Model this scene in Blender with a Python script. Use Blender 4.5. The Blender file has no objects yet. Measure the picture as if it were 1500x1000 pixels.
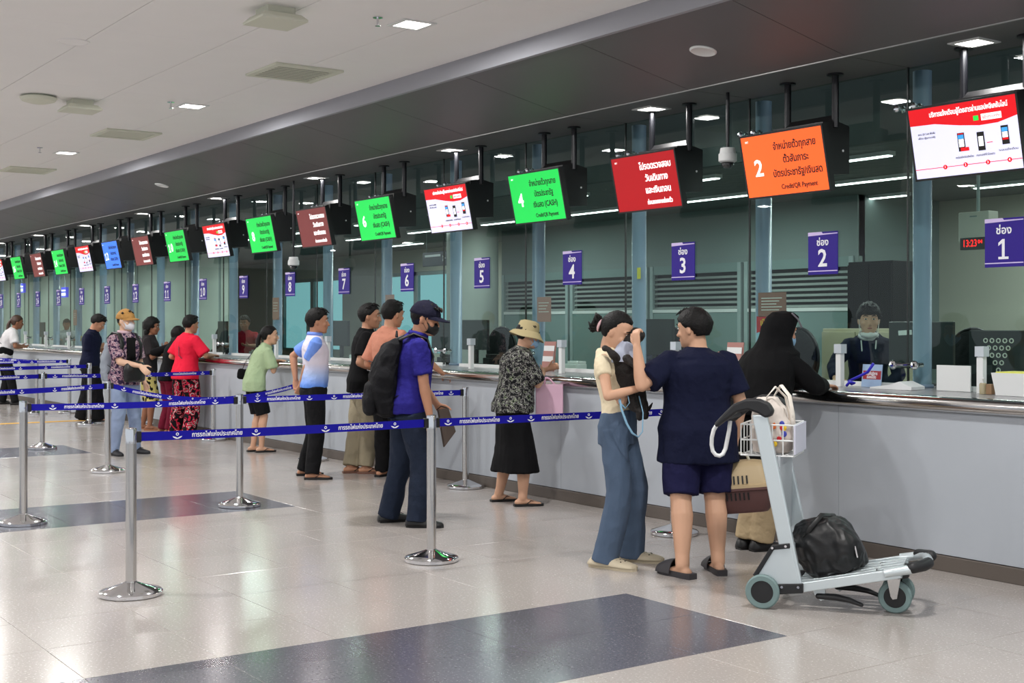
import bpy, math, random
import numpy as np
from mathutils import Vector, Matrix, noise
random.seed(7)
sc = bpy.context.scene
COL = sc.collection
PI = math.pi
V = Vector

# ------------------------------------------------------------------ camera
F = 1884.0; EYE = 1.5; YH = 475.0
YAW = math.radians(35.2)
FW = V((-math.cos(YAW), math.sin(YAW), 0)); RT = V((math.sin(YAW), math.cos(YAW), 0))
cd = bpy.data.cameras.new('camera'); cam = bpy.data.objects.new('camera', cd); COL.objects.link(cam)
cd.sensor_width = 36.0; cd.lens = F/1500*36.0; cd.clip_end = 200
cam.location = (0, 0, EYE)
cam.rotation_euler = (PI/2, 0, math.atan2(FW.y, FW.x) - PI/2)
cd.shift_y = (YH-500)/1500
sc.camera = cam

# ------------------------------------------------------------------ world, exposure
w = bpy.data.worlds.new('world'); sc.world = w; w.use_nodes = True
bg = w.node_tree.nodes['Background']; bg.inputs[0].default_value = (0.86, 0.93, 1.0, 1); bg.inputs[1].default_value = 0.78
vs = sc.view_settings; vs.view_transform = 'Standard'; vs.look = 'None'; vs.gamma = 1; vs.use_curve_mapping = False
vs.exposure = 0.0
cy = sc.cycles; cy.use_denoising = True; cy.max_bounces = 8; cy.diffuse_bounces = 4; cy.glossy_bounces = 4
cy.transparent_max_bounces = 16; cy.transmission_bounces = 4; cy.sample_clamp_indirect = 6; cy.caustics_reflective = False

HALL_LIGHT_W = 70; OFFICE_LIGHT_W = 24; STRIP_LIGHT_W = 7
def area_light(name, loc, sx, sy, power, color=(1, 0.985, 0.96), rot=(0, 0, 0), parent=None):
    d = bpy.data.lights.new(name, 'AREA'); d.shape = 'RECTANGLE'; d.size = sx; d.size_y = sy; d.energy = power; d.color = color
    o = bpy.data.objects.new(name, d); COL.objects.link(o); o.location = loc; o.rotation_euler = rot; o.parent = parent
    return o

# ------------------------------------------------------------------ pixel helpers (photo measurements turned into places in the hall)
def ground(px, py, z=0.0):
    Z = F*(EYE-z)/(py-YH); p = FW*Z + RT*((px-750)/F*Z); return V((p.x, p.y, z))
def at_depth(px, py, Z):
    p = FW*Z + RT*((px-750)/F*Z); return V((p.x, p.y, EYE-(py-YH)/F*Z))
def at_y(px, py, Y):
    k = (px-750)/F; Z = Y/(FW.y+RT.y*k); return at_depth(px, py, Z)
def depth(p): return p.x*FW.x + p.y*FW.y
def project(p):
    Z = depth(p); return (750+F*(p.x*RT.x+p.y*RT.y)/Z, YH-F*(p.z-EYE)/Z) if Z > .1 else None

# ------------------------------------------------------------------ materials
MATS = {}
def srgb(r, g, b):
    f = lambda c: (c/255)/12.92 if c/255 <= .04045 else (((c/255)+.055)/1.055)**2.4
    return (f(r), f(g), f(b), 1)
def mat(name, rgb=(200, 200, 200), rough=.6, metal=0, emit=0, spec=.5, noise_amt=0, noise_scale=20, bump=0, bump_scale=60, bump_d=.01, build=None, alpha=None, coat=0):
    if name in MATS: return MATS[name]
    if rough >= .8 and spec == .5:
        spec = .15
        if not bump: bump, bump_scale, bump_d = .75, 8, .035
    m = bpy.data.materials.new(name); m.use_nodes = True; nt = m.node_tree; b = nt.nodes['Principled BSDF']
    c = srgb(*rgb)
    b.inputs['Base Color'].default_value = c; b.inputs['Roughness'].default_value = rough; b.inputs['Metallic'].default_value = metal
    b.inputs['Specular IOR Level'].default_value = spec; b.inputs['Coat Weight'].default_value = coat
    if emit: b.inputs['Emission Color'].default_value = c; b.inputs['Emission Strength'].default_value = emit
    tc = nt.nodes.new('ShaderNodeTexCoord')
    if noise_amt:
        n = nt.nodes.new('ShaderNodeTexNoise'); n.inputs['Scale'].default_value = noise_scale; n.inputs['Detail'].default_value = 5
        nt.links.new(tc.outputs['Object'], n.inputs['Vector'])
        mx = nt.nodes.new('ShaderNodeMix'); mx.data_type = 'RGBA'
        mx.inputs[6].default_value = tuple(v*(1-noise_amt) for v in c[:3])+(1,); mx.inputs[7].default_value = tuple(min(1, v*(1+noise_amt)) for v in c[:3])+(1,)
        nt.links.new(n.outputs['Fac'], mx.inputs[0]); nt.links.new(mx.outputs[2], b.inputs['Base Color'])
    if bump:
        n2 = nt.nodes.new('ShaderNodeTexNoise'); n2.inputs['Scale'].default_value = bump_scale; n2.inputs['Detail'].default_value = 3
        nt.links.new(tc.outputs['Object'], n2.inputs['Vector'])
        bp = nt.nodes.new('ShaderNodeBump'); bp.inputs['Strength'].default_value = bump; bp.inputs['Distance'].default_value = bump_d
        nt.links.new(n2.outputs['Fac'], bp.inputs['Height']); nt.links.new(bp.outputs['Normal'], b.inputs['Normal'])
    if build: build(nt, b, tc)
    MATS[name] = m; return m
def ramp(nt, stops, interp='CONSTANT'):
    r = nt.nodes.new('ShaderNodeValToRGB'); r.color_ramp.interpolation = interp
    el = r.color_ramp.elements
    while len(el) > 1: el.remove(el[-1])
    el[0].position = stops[0][0]; el[0].color = srgb(*stops[0][1])
    for p, c in stops[1:]:
        e = el.new(p); e.color = srgb(*c)
    return r
def pattern(scale, stops, kind='noise', detail=2, stretch=(1, 1, 1), distort=0.6):
    def f(nt, b, tc):
        mp = nt.nodes.new('ShaderNodeMapping'); mp.inputs['Scale'].default_value = stretch
        nt.links.new(tc.outputs['Object'], mp.inputs['Vector'])
        if kind == 'noise':
            n = nt.nodes.new('ShaderNodeTexNoise'); n.inputs['Detail'].default_value = detail; n.inputs['Distortion'].default_value = distort; out = 'Fac'
        else:
            n = nt.nodes.new('ShaderNodeTexVoronoi'); out = 'Distance' if kind == 'voronoi' else 'Color'
        n.inputs['Scale'].default_value = scale
        nt.links.new(mp.outputs['Vector'], n.inputs['Vector'])
        r = ramp(nt, stops); nt.links.new(n.outputs[out], r.inputs['Fac']); nt.links.new(r.outputs['Color'], b.inputs['Base Color'])
    return f
def terrazzo(base, chips_d, chips_l):
    def f(nt, b, tc):
        n = nt.nodes.new('ShaderNodeTexNoise'); n.inputs['Scale'].default_value = 85; n.inputs['Detail'].default_value = 4
        geo = nt.nodes.new('ShaderNodeNewGeometry'); nt.links.new(geo.outputs['Position'], n.inputs['Vector'])
        r = ramp(nt, [(0, chips_d), (.40, base), (.60, base), (.68, chips_l)], 'LINEAR')
        nt.links.new(n.outputs['Fac'], r.inputs['Fac'])
        n2 = nt.nodes.new('ShaderNodeTexNoise'); n2.inputs['Scale'].default_value = .7; nt.links.new(geo.outputs['Position'], n2.inputs['Vector'])
        mx = nt.nodes.new('ShaderNodeMix'); mx.data_type = 'RGBA'; mx.blend_type = 'MULTIPLY'; mx.inputs[0].default_value = .25
        nt.links.new(r.outputs['Color'], mx.inputs[6]); nt.links.new(n2.outputs['Fac'], mx.inputs[7]); nt.links.new(mx.outputs[2], b.inputs['Base Color'])
        mr = nt.nodes.new('ShaderNodeMapRange'); mr.inputs[3].default_value = .13; mr.inputs[4].default_value = .24
        nt.links.new(n2.outputs['Fac'], mr.inputs[0]); nt.links.new(mr.outputs[0], b.inputs['Roughness'])
    return f
def glass_mat(name, tint=(232, 242, 238), rough=0.0, ior=1.42):
    m = bpy.data.materials.new(name); m.use_nodes = True; nt = m.node_tree; nt.nodes.clear()
    o = nt.nodes.new('ShaderNodeOutputMaterial'); mx = nt.nodes.new('ShaderNodeMixShader'); t = nt.nodes.new('ShaderNodeBsdfTransparent')
    g = nt.nodes.new('ShaderNodeBsdfGlossy'); fr = nt.nodes.new('ShaderNodeFresnel'); fr.inputs[0].default_value = ior
    t.inputs[0].default_value = srgb(*tint); g.inputs['Roughness'].default_value = rough; g.inputs[0].default_value = (.95, 1, 1, 1)
    ge = nt.nodes.new('ShaderNodeNewGeometry'); mu = nt.nodes.new('ShaderNodeMath'); mu.operation = 'SUBTRACT'; mu.use_clamp = True; nt.links.new(fr.outputs[0], mu.inputs[0]); nt.links.new(ge.outputs['Backfacing'], mu.inputs[1]); nt.links.new(mu.outputs[0], mx.inputs[0]); nt.links.new(t.outputs[0], mx.inputs[1]); nt.links.new(g.outputs[0], mx.inputs[2]); nt.links.new(mx.outputs[0], o.inputs[0])
    return m

M_floor = mat('terrazzo_light', rough=.18, build=terrazzo((182, 175, 170), (118, 110, 106), (222, 216, 210)))
M_dark = mat('terrazzo_dark', rough=.2, build=terrazzo((100, 99, 108), (62, 62, 70), (146, 144, 150)))
M_grout = mat('grout', (186, 180, 174), .7)
M_ceil = mat('ceiling_paint', (243, 242, 242), .79, noise_amt=.02, noise_scale=3)
M_fascia = mat('fascia_grey', (160, 161, 168), .79, spec=.2)
M_soffit = mat('soffit_metal', (108, 105, 107), .5, .35, noise_amt=.06, noise_scale=2)
M_counter = mat('counter_laminate', (172, 178, 186), .5, noise_amt=.03, noise_scale=4)
M_top = mat('counter_top_stone', (150, 150, 152), .25, noise_amt=.1, noise_scale=90)
M_steel = mat('brushed_steel', (200, 198, 196), .16, 1, noise_amt=.06, noise_scale=8)
M_chrome = mat('chrome', (225, 225, 228), .08, 1)
M_plinth = mat('plinth_brown', (92, 84, 78), .5)
M_black = mat('black_plastic', (16, 16, 18), .45)
M_blackmetal = mat('black_metal', (22, 23, 28), .35, .4)
M_white = mat('white_plastic', (226, 228, 228), .45)
M_offwhite = mat('offwhite_plastic', (222, 220, 208), .5)
M_glass = glass_mat('glass_pane')
M_column = mat('column_paint', (134, 152, 178), .4)
M_belt = mat('belt_blue', (20, 16, 150), .7, spec=.2, bump=.1, bump_scale=300)
M_print = mat('print_white', (235, 235, 240), .6)
M_lamp = mat('lamp_glow', (255, 250, 242), emit=9)
M_lamp2 = mat('tube_glow', (250, 253, 255), emit=7)
M_purple = mat('sign_purple', (48, 28, 138), .5, spec=.25)
M_signwhite = mat('sign_white', (245, 245, 250), .4)

# ------------------------------------------------------------------ geometry builder
class G:
    def __init__(s, M=None): s.v = []; s.f = []; s.M = M
    def add(s, vs_, fs):
        b = len(s.v)
        if s.M is not None: vs_ = [s.M @ V(p) for p in vs_]
        s.v += [tuple(p) for p in vs_]; s.f += [tuple(i+b for i in f) for f in fs]; return s
    def box(s, c, d, R=None):
        c = V(c); hx, hy, hz = d[0]/2, d[1]/2, d[2]/2
        p = [V((x, y, z)) for x in (-hx, hx) for y in (-hy, hy) for z in (-hz, hz)]
        if R is not None: p = [R @ q for q in p]
        return s.add([q+c for q in p], [(0, 1, 3, 2), (4, 6, 7, 5), (0, 4, 5, 1), (2, 3, 7, 6), (0, 2, 6, 4), (1, 5, 7, 3)])
    def box2(s, a, b): return s.box([(a[i]+b[i])/2 for i in range(3)], [abs(b[i]-a[i]) for i in range(3)])
    def loft(s, rings, cap=True, closed=False):
        n = len(rings[0]); vs_ = [p for r in rings for p in r]; fs = []
        m = len(rings)
        for i in range(m if closed else m-1):
            j = (i+1) % m
            for k in range(n):
                fs.append((i*n+k, i*n+(k+1) % n, j*n+(k+1) % n, j*n+k))
        if cap and not closed: fs += [tuple(reversed(range(n))), tuple(range((m-1)*n, m*n))]
        return s.add(vs_, fs)
    def tube(s, pts, r, n=10, ref=None, ell=1.0, round_ends=False, closed=False):
        pts = [V(p) for p in pts]; m = len(pts)
        rr = list(r) if hasattr(r, '__len__') else [r]*m
        rr = [(q if hasattr(q, '__len__') else (q, q*ell)) for q in rr]
        tans = []
        for i in range(m):
            if closed: t = pts[(i+1) % m]-pts[i-1]
            else: t = pts[min(i+1, m-1)]-pts[max(i-1, 0)]
            tans.append(t.normalized() if t.length > 1e-9 else V((0, 0, 1)))
        u = V(ref) if ref is not None else (V((0, 0, 1)) if abs(tans[0].z) < .9 else V((0, 1, 0)))
        rings = []
        def ring(c, t, u, a, b):
            w_ = t.cross(u).normalized()
            return [c+u*(a*math.cos(2*PI*k/n))+w_*(b*math.sin(2*PI*k/n)) for k in range(n)]
        us = []
        for i in range(m):
            u = (u-tans[i]*u.dot(tans[i]))
            if u.length < 1e-6: u = tans[i].orthogonal()
            u = u.normalized(); us.append(u.copy())
        if round_ends:
            a, b = rr[0]
            for q in (80, 50, 25):
                q = math.radians(q); rings.append(ring(pts[0]-tans[0]*(min(a, b)*math.sin(q)), tans[0], us[0], a*math.cos(q), b*math.cos(q)))
        for i in range(m): rings.append(ring(pts[i], tans[i], us[i], *rr[i]))
        if round_ends:
            a, b = rr[-1]
            for q in (25, 50, 80):
                q = math.radians(q); rings.append(ring(pts[-1]+tans[-1]*(min(a, b)*math.sin(q)), tans[-1], us[-1], a*math.cos(q), b*math.cos(q)))
        return s.loft(rings, closed=closed)
    def cyl(s, a, b, r, n=16, r2=None): return s.tube([a, b], [r, r if r2 is None else r2], n)
    def lathe(s, prof, c=(0, 0, 0), n=24, R=None, closed=False):
        c = V(c); rings = []
        for r, z in prof:
            ring = [V((max(r, 1e-4)*math.cos(2*PI*k/n), max(r, 1e-4)*math.sin(2*PI*k/n), z)) for k in range(n)]
            if R is not None: ring = [R @ q for q in ring]
            rings.append([q+c for q in ring])
        return s.loft(rings, closed=closed)
    def ell(s, c, r, n=16, m=10, R=None):
        c = V(c); rings = []
        for i in range(m+1):
            t = -PI/2+PI*(i/m); t = max(min(t, PI/2-.05), -PI/2+.05)
            ring = [V((r[0]*math.cos(t)*math.cos(2*PI*k/n), r[1]*math.cos(t)*math.sin(2*PI*k/n), r[2]*math.sin(t))) for k in range(n)]
            if R is not None: ring = [R @ q for q in ring]
            rings.append([q+c for q in ring])
        return s.loft(rings)
    def prism(s, poly, axis, a, b):
        """poly: list of (u,v); axis 'x','y','z': the extrusion axis"""
        def P(u, v, t): return {'x': (t, u, v), 'y': (u, t, v), 'z': (u, v, t)}[axis]
        n = len(poly); vs_ = [P(u, v, a) for u, v in poly]+[P(u, v, b) for u, v in poly]
        fs = [tuple(range(n)), tuple(reversed(range(n, 2*n)))]+[(i, i+n, (i+1) % n+n, (i+1) % n) for i in range(n)]
        return s.add(vs_, fs)
    def mesh(s, name, m):
        me = bpy.data.meshes.new(name); me.from_pydata(s.v, [], s.f); me.validate(); me.update()
        if m: me.materials.append(m)
        import bmesh
        bm = bmesh.new(); bm.from_mesh(me); bmesh.ops.recalc_face_normals(bm, faces=bm.faces); bm.to_mesh(me); bm.free()
        return me
    def obj(s, name, m, parent=None, smooth=False, bevel=0, loc=None, rot=None):
        me = s.mesh(name, m)
        o = bpy.data.objects.new(name, me); COL.objects.link(o); o.parent = parent
        if loc is not None: o.location = loc
        if rot is not None: o.rotation_euler = rot
        if smooth:
            for p in me.polygons: p.use_smooth = True
            if smooth != 'all':
                me.set_sharp_from_angle(angle=math.radians(40))
        if bevel:
            b = o.modifiers.new('bevel', 'BEVEL'); b.width = bevel; b.segments = 2; b.limit_method = 'ANGLE'
        return o
def tag(o, label=None, cat=None, group=None, kind=None):
    if label: o['label'] = label
    if cat: o['category'] = cat
    if group: o['group'] = group
    if kind: o['kind'] = kind
    return o
def empty(name, loc=(0, 0, 0), rz=0, parent=None, rot=None):
    o = bpy.data.objects.new(name, None); COL.objects.link(o); o.location = loc; o.rotation_euler = rot if rot else (0, 0, rz); o.parent = parent
    o.empty_display_size = .1
    return o
def copy_tree(o, parent=None):
    c = o.copy(); COL.objects.link(c); c.parent = parent
    for ch in list(o.children): copy_tree(ch, c)
    return c
def struct(name, g, m, parent=None, **k):
    o = g.obj(name, m, parent, **k)
    if parent is None: o['kind'] = 'structure'
    return o

# text -> mesh data, cached
TXT = {}
def text_mesh(txt, m, size=.1, bold=0.0, align='CENTER', depth_=.0006, width=None):
    key = (txt, m.name, size, bold, align, width)
    if key in TXT: return TXT[key]
    cu = bpy.data.curves.new('lettering', 'FONT'); cu.body = txt; cu.size = size; cu.align_x = align; cu.align_y = 'CENTER'
    cu.offset = bold*size; cu.extrude = depth_; cu.resolution_u = 2
    o = bpy.data.objects.new('lettering', cu); COL.objects.link(o)
    dg = bpy.context.evaluated_depsgraph_get(); me = bpy.data.meshes.new_from_object(o.evaluated_get(dg))
    bpy.data.objects.remove(o); me.materials.clear(); me.materials.append(m)
    if width and len(me.vertices):
        xs = [v.co.x for v in me.vertices]; k = width/(max(xs)-min(xs)); c = (max(xs)+min(xs))/2
        for v in me.vertices: v.co.x = (v.co.x-(c if align == 'CENTER' else 0))*k
    TXT[key] = me; return me
def text(txt, m, size, loc, parent, rot=(PI/2, 0, 0), name='lettering', **k):
    me = text_mesh(txt, m, size, **k); o = bpy.data.objects.new(name, me); COL.objects.link(o); o.parent = parent; o.location = loc; o.rotation_euler = rot
    return o

ONE = {}
def one_mesh(m):
    if m.name not in ONE: ONE[m.name] = G().prism([(.035, -.36), (.035, .36), (-.06, .36), (-.22, .23), (-.22, .12), (-.075, .215), (-.075, -.27), (-.22, -.27), (-.22, -.36), (.18, -.36), (.18, -.27), (.035, -.27)][1:9]+[(.19, -.36), (.19, -.27), (.035, -.27)], 'z', -.0006, .0006).mesh('numeral', m)
    return ONE[m.name]
def number(n, m, size, loc, parent, bold=.02):
    ds = str(n); step = size*.56
    for i, ch in enumerate(ds):
        x = loc[0]+(i-(len(ds)-1)/2)*step
        if ch == '1':
            o = bpy.data.objects.new('numeral', one_mesh(m)); COL.objects.link(o); o.parent = parent; o.location = (x, loc[1], loc[2]); o.rotation_euler = (PI/2, 0, 0); o.scale = (size, size, 1)
        else: text(ch, m, size, (x, loc[1], loc[2]), parent, bold=bold, name='numeral')

# ================================================================== THE SETTING
YC = 6.66        # counter front
YG = 7.38        # glass line
X0, X1 = 3.0, -46.0
ZC = 3.64        # hall ceiling
ZS = 3.28        # soffit strip over the glass
ZT = 1.06        # counter height
PITCH = 1.508
XS = lambda n: -4.93-PITCH*(n-1)         # centre of window n
XJ = lambda k: -5.70-PITCH*k             # joint k of the glass

floor = struct('floor', G().box2((X1, -9, -.06), (X0+3, 14.5, -.003)), M_grout)
# tiles 0.6 m, the nearest in view one by one
TS = .6; ox, oy = -5.5, 4.66
dark_bands = lambda i, j: (i % 9 in (0, 1)) and j < 0
cells = []
for i in range(-66, 14):
    for j in range(-21, 4):
        c = V((ox+(i+.5)*TS, oy+(j+.5)*TS, 0))
        if c.y > YC+.3: continue
        p = project(c)
        vis = p is not None and -60 < p[0] < 1560 and p[1] < 1040
        cells.append((0 if vis else 1, (c.x**2+c.y**2), i, j, c))
cells.sort(key=lambda t: t[:2])
def tile_mesh(m, nm):
    h = TS/2-.0019
    g = G(); g.loft([[V((x*h, y*h, -.02)) for x, y in ((-1, -1), (1, -1), (1, 1), (-1, 1))], [V((x*h, y*h, -.0008)) for x, y in ((-1, -1), (1, -1), (1, 1), (-1, 1))], [V((x*(h-.0012), y*(h-.0012), 0)) for x, y in ((-1, -1), (1, -1), (1, 1), (-1, 1))]])
    return g.mesh(nm, m)
tl, td = tile_mesh(M_floor, 'light_tile'), tile_mesh(M_dark, 'dark_tile')
rest = {True: G(), False: G()}
for q, (vis, _, i, j, c) in enumerate(cells):
    dk = dark_bands(i, j)
    if q < 290:
        o = bpy.data.objects.new('dark_floor_tile' if dk else 'floor_tile', td if dk else tl); COL.objects.link(o); o.parent = floor; o.location = (c.x, c.y, 0)
    else: rest[dk].box((c.x, c.y, -.01), (TS-.003, TS-.003, .02))
tag(rest[False].obj('floor_tile', M_floor, floor), kind='stuff'); tag(rest[True].obj('dark_floor_tile', M_dark, floor), kind='stuff')
tag(G().box2((-20.36, -4, -.002), (-20.2, 6.5, .004)).obj('yellow_floor_line', mat('yellow_paint', (222, 170, 60), .5), floor), 'yellow line painted across the far floor')

# ceiling
ceil_o = struct('ceiling', G().box2((X1, -9, ZC+.02), (X0+3, 5.66, ZC+.2)), M_ceil)
pg = {}
cnt = 0
pl = []
for i in range(-20, 3):
    for j in range(-16, 6):
        c = V((-.9+i*2.4, 5.66-.45-(5-j)*.9, ZC)); p = project(c)
        pl.append((0 if p and -300 < p[0] < 1700 and p[1] > -300 else 1, c.length, c))
pl.sort(key=lambda t: t[:2]); gr = G()
pm = G().box((0, 0, .012), (2.398, .895, .024)).mesh('ceiling_panel', M_ceil)
for q, (v_, l_, c) in enumerate(pl):
    if q < 110:
        o = bpy.data.objects.new('ceiling_panel', pm); COL.objects.link(o); o.parent = ceil_o; o.location = c
    else: gr.box((c.x, c.y, c.z+.012), (2.398, .895, .024))
tag(gr.obj('ceiling_panel', M_ceil, ceil_o), kind='stuff')
# fascia, sloped dark soffit in 1.5 m panels, flat strip over the glass
sof = struct('trim_1', G().box2((X1, 5.64, 3.50), (X0+3, 5.70, ZC+.02)), M_fascia)
sof2 = struct('ceiling_soffit', G().prism([(5.70, 3.54), (6.74, 3.31), (YG+.1, 3.31), (YG+.1, 3.60), (5.70, 3.66)], 'x', X1, X0+3), mat('soffit_backing', (160, 158, 158), .6))
g1 = G().prism([(5.655, 3.505), (6.735, ZS), (6.735, ZS+.025), (5.655, 3.53)], 'x', -PITCH/2+.003, PITCH/2-.003)
g2 = G().box2((-PITCH/2+.003, 6.742, ZS), (PITCH/2-.003, YG+.06, ZS+.025))
m1 = g1.mesh('soffit_panel', M_soffit); m2 = g2.mesh('soffit_strip_panel', M_soffit)
for k in range(-4, 27):
    for m_, nm in ((m1, 'soffit_panel'), (m2, 'soffit_strip_panel')):
        o = bpy.data.objects.new(nm, m_); COL.objects.link(o); o.parent = sof2; o.location = (XJ(k)-PITCH/2, 0, 0)
G().box2((X1, 6.728, ZS-.006), (X0+3, 6.744, ZS+.02)).obj('soffit_edge', mat('edge_light', (150, 150, 150), .4, .5), sof2)

# office shell
M_wall = mat('office_wall', (186, 184, 170), .7, noise_amt=.03, noise_scale=2)
M_oc = mat('office_ceiling', (120, 124, 124), .8)
M_wf = mat('office_frame', (150, 166, 166), .5)
ofl = struct('floor_office', G().box2((X1, YC+.32, .0), (X0+3, 14.4, .012)), mat('office_floor', (120, 122, 120), .4))
ZO = 2.92; YB = 12.6
struct('ceiling_office', G().box2((X1, YG+.5, ZO), (X0+3, 14.4, ZO+.05)), M_oc)
struct('trim_2', G().box2((X1, YG+.44, ZO-.05), (X0+3, YG+.5, 3.6)), mat('bulkhead', (70, 76, 78), .7))
struct('wall_right', G().box2((X0, YG, 0), (X0+.1, 14.4, 3.3)), M_wall)
struct('wall_end', G().box2((X1-.1, -9, 0), (X1, 14.4, 3.8)), M_wall)

# ================================================================== SERVICE COUNTER
ctr = empty('service_counter', (0, 0, 0)); tag(ctr, 'very long pale grey ticket counter with rounded steel edge and brown plinth', 'counter')
cx0, cx1 = -1.5, -44.0
pw = PITCH*2
pm_ = G().box2((-pw/2+.0015, 0, .10), (pw/2-.0015, .03, ZT-.05)).mesh('front_panel', M_counter)
k = 0; x = XJ(-2)
while x > cx1:
    o = bpy.data.objects.new('front_panel', pm_); COL.objects.link(o); o.parent = ctr; o.location = (x-pw/2, YC, 0); x -= pw
G().box2((cx1, YC+.03, .02), (cx0, YC+.12, ZT-.03)).obj('core', M_counter, ctr)
G().box2((cx1, YC-.012, 0), (cx0, YC+.05, .095)).obj('plinth', M_plinth, ctr, bevel=.004)
prof = []
for a in range(0, 13):
    t = math.radians(-90+a*15); prof.append((YC-.012-.046*math.cos(t), ZT-.046+.046*math.sin(t)))
prof += [(YC+.07, ZT), (YC+.07, ZT-.092)]
G().prism(prof, 'x', cx1, cx0).obj('edge_rail', M_steel, ctr, smooth=True)
G().box2((cx1, YC+.06, ZT-.04), (cx0, 7.95, ZT-.002)).obj('worktop', M_top, ctr, bevel=.003)

# ================================================================== GLASS WALL
gl = empty('glass_partition', (0, YG, 0)); tag(gl, 'tall frameless glass screen running the length of the ticket counter', 'glass screen')
M_joint = mat('glass_joint', (20, 28, 28), .4)
pane_up = G().box2((-PITCH/2+.004, -.006, 1.09), (PITCH/2-.004, .006, ZS-.005)).mesh('glass_pane', M_glass)
jm = G().box2((-.005, -.008, 1.07), (.005, .008, ZS)).mesh('joint', M_joint)
gf = G()
for sx in (-.07, .07):
    gf.cyl((sx, -.035, 3.0), (sx, .05, 3.0), .008, 10); gf.ell((sx, -.035, 3.0), (.026, .018, .026), 12, 8); gf.ell((sx, .03, 3.0), (.026, .014, .026), 12, 8)
gf.box2((-.08, .045, 2.985), (.08, .06, 3.015))
fit_up = gf.mesh('glass_fitting', M_chrome)
gf = G()
for sx in (-.09, .09):
    gf.cyl((sx, -.05, 1.22), (sx, .03, 1.22), .018, 12); gf.ell((sx, -.05, 1.22), (.033, .02, .033), 12, 8)
gf.tube([(-.1, -.04, 1.22), (0, -.045, 1.22), (.12, -.04, 1.225)], .012, 10)
gf.cyl((0, .0, 1.22), (0, .06, 1.22), .012, 10)
fit_lo = gf.mesh('glass_fitting', M_chrome)
base_m = G().box2((-PITCH/2+.33, -.02, ZT-.002), (PITCH/2, .02, ZT+.03)).mesh('base_channel', M_white)
for k in range(-2, 24):
    for me, nm, xx in ((pane_up, 'glass_pane', XJ(k)-PITCH/2), (jm, 'joint', XJ(k)), (fit_up, 'glass_fitting', XJ(k)), (fit_lo, 'glass_fitting', XJ(k)), (base_m, 'base_channel', XJ(k)-PITCH/2)):
        o = bpy.data.objects.new(nm, me); COL.objects.link(o); o.parent = gl; o.location = (xx, 0, 0)
# round steel posts behind the glass
col_m = G().lathe([(.078, ZT-.002), (.078, ZT+.02), (.064, ZT+.025), (.064, 3.27)], n=20).mesh('support_column', M_column)
WN = ['zero', 'one', 'two', 'three', 'four', 'five', 'six', 'seven', 'eight', 'nine', 'ten', 'eleven', 'twelve', 'thirteen', 'fourteen', 'fifteen', 'sixteen', 'seventeen', 'eighteen', 'nineteen', 'twenty', 'twenty-one', 'twenty-two']
ordn = ['nearest', 'second', 'third', 'fourth', 'fifth', 'sixth', 'seventh', 'eighth', 'ninth', 'tenth', 'eleventh', 'twelfth', 'thirteenth', 'fourteenth', 'fifteenth', 'sixteenth', 'seventeenth', 'eighteenth', 'nineteenth', 'twentieth']
for k in range(-1, 20):
    o = bpy.data.objects.new('support_column', col_m); COL.objects.link(o); o.location = (XJ(k)-.0, YG+.155, 0)
    for p in col_m.polygons: p.use_smooth = True
    tag(o, ('round blue-grey steel column behind the glass between windows %s and %s' % (WN[k+1], WN[k+2])) if k >= 0 else 'round blue-grey steel column behind the glass right of window one', 'column', 'columns behind the glass', 'thing')

# ================================================================== WINDOW NUMBER SIGNS
M_pline = mat('sign_pale', (214, 196, 240), .4)
bd = G(); bd.box2((-.14, -.004, 1.87), (.14, .004, 2.185))
board = bd.mesh('board', M_purple)
stripe = G().box2((-.14, -.0055, 1.892), (.14, -.004, 1.899)).mesh('stripe', M_pline)
header = G().prism([(-.14, 2.158), (.14, 2.166), (.14, 2.172), (.0, 2.172), (-.01, 2.185), (-.14, 2.185)], 'y', -.0055, -.004).mesh('header_strip', M_pline)
NW = ['zero', 'one', 'two', 'three', 'four', 'five', 'six', 'seven', 'eight', 'nine', 'ten', 'eleven', 'twelve', 'thirteen', 'fourteen', 'fifteen', 'sixteen', 'seventeen', 'eighteen', 'nineteen', 'twenty']
for n in range(1, 20):
    e = empty('window_sign', (XS(n)-.01, YG-.016, 0)); tag(e, 'purple board on the glass reading number %s in white' % NW[n], 'sign', 'window number boards')
    for me, nm in ((board, 'board'), (stripe, 'stripe'), (header, 'header_strip')):
        o = bpy.data.objects.new(nm, me); COL.objects.link(o); o.parent = e
    text('ช่อง', M_signwhite, .07, (0, -.0055, 2.105), e, bold=.02)
    number(n, M_signwhite, .18, (0, -.0055, 1.985), e)

# ================================================================== HANGING SCREENS
def em(name, rgb, s=1.0): return mat(name, rgb, .3, emit=s, spec=.3)
M_sc = {'orange': em('screen_orange', (246, 96, 42), .85), 'red': em('screen_red', (150, 16, 22), .9), 'green': em('screen_green', (28, 196, 78), .85), 'white': em('screen_white', (206, 206, 232), .82), 'blue': em('screen_blue', (58, 118, 232), .9), 'maroon': em('screen_maroon', (120, 56, 56), .55)}
M_ink = mat('screen_ink', (14, 12, 12), .4); M_glow = em('screen_lettering', (250, 250, 250), 1.0); M_rb = em('screen_header_red', (204, 16, 26), .8)
M_blu = em('screen_phone_blue', (60, 150, 220), .8); M_lg = em('screen_badge_green', (40, 200, 70), .9)
kinds = {1: 'white', 2: 'orange', 3: 'red', 4: 'green', 5: 'white', 6: 'green', 7: 'maroon', 8: 'green', 9: 'white', 10: 'green', 11: 'maroon', 12: 'blue', 13: 'white', 14: 'green', 15: 'maroon', 16: 'green', 17: 'white', 18: 'blue'}
TW, TH = .80, .475
tv_frame = G()
tv_frame.box2((-TW/2, 0, -TH/2), (TW/2, .045, TH/2))
tvf = tv_frame.mesh('casing', M_black)
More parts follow.
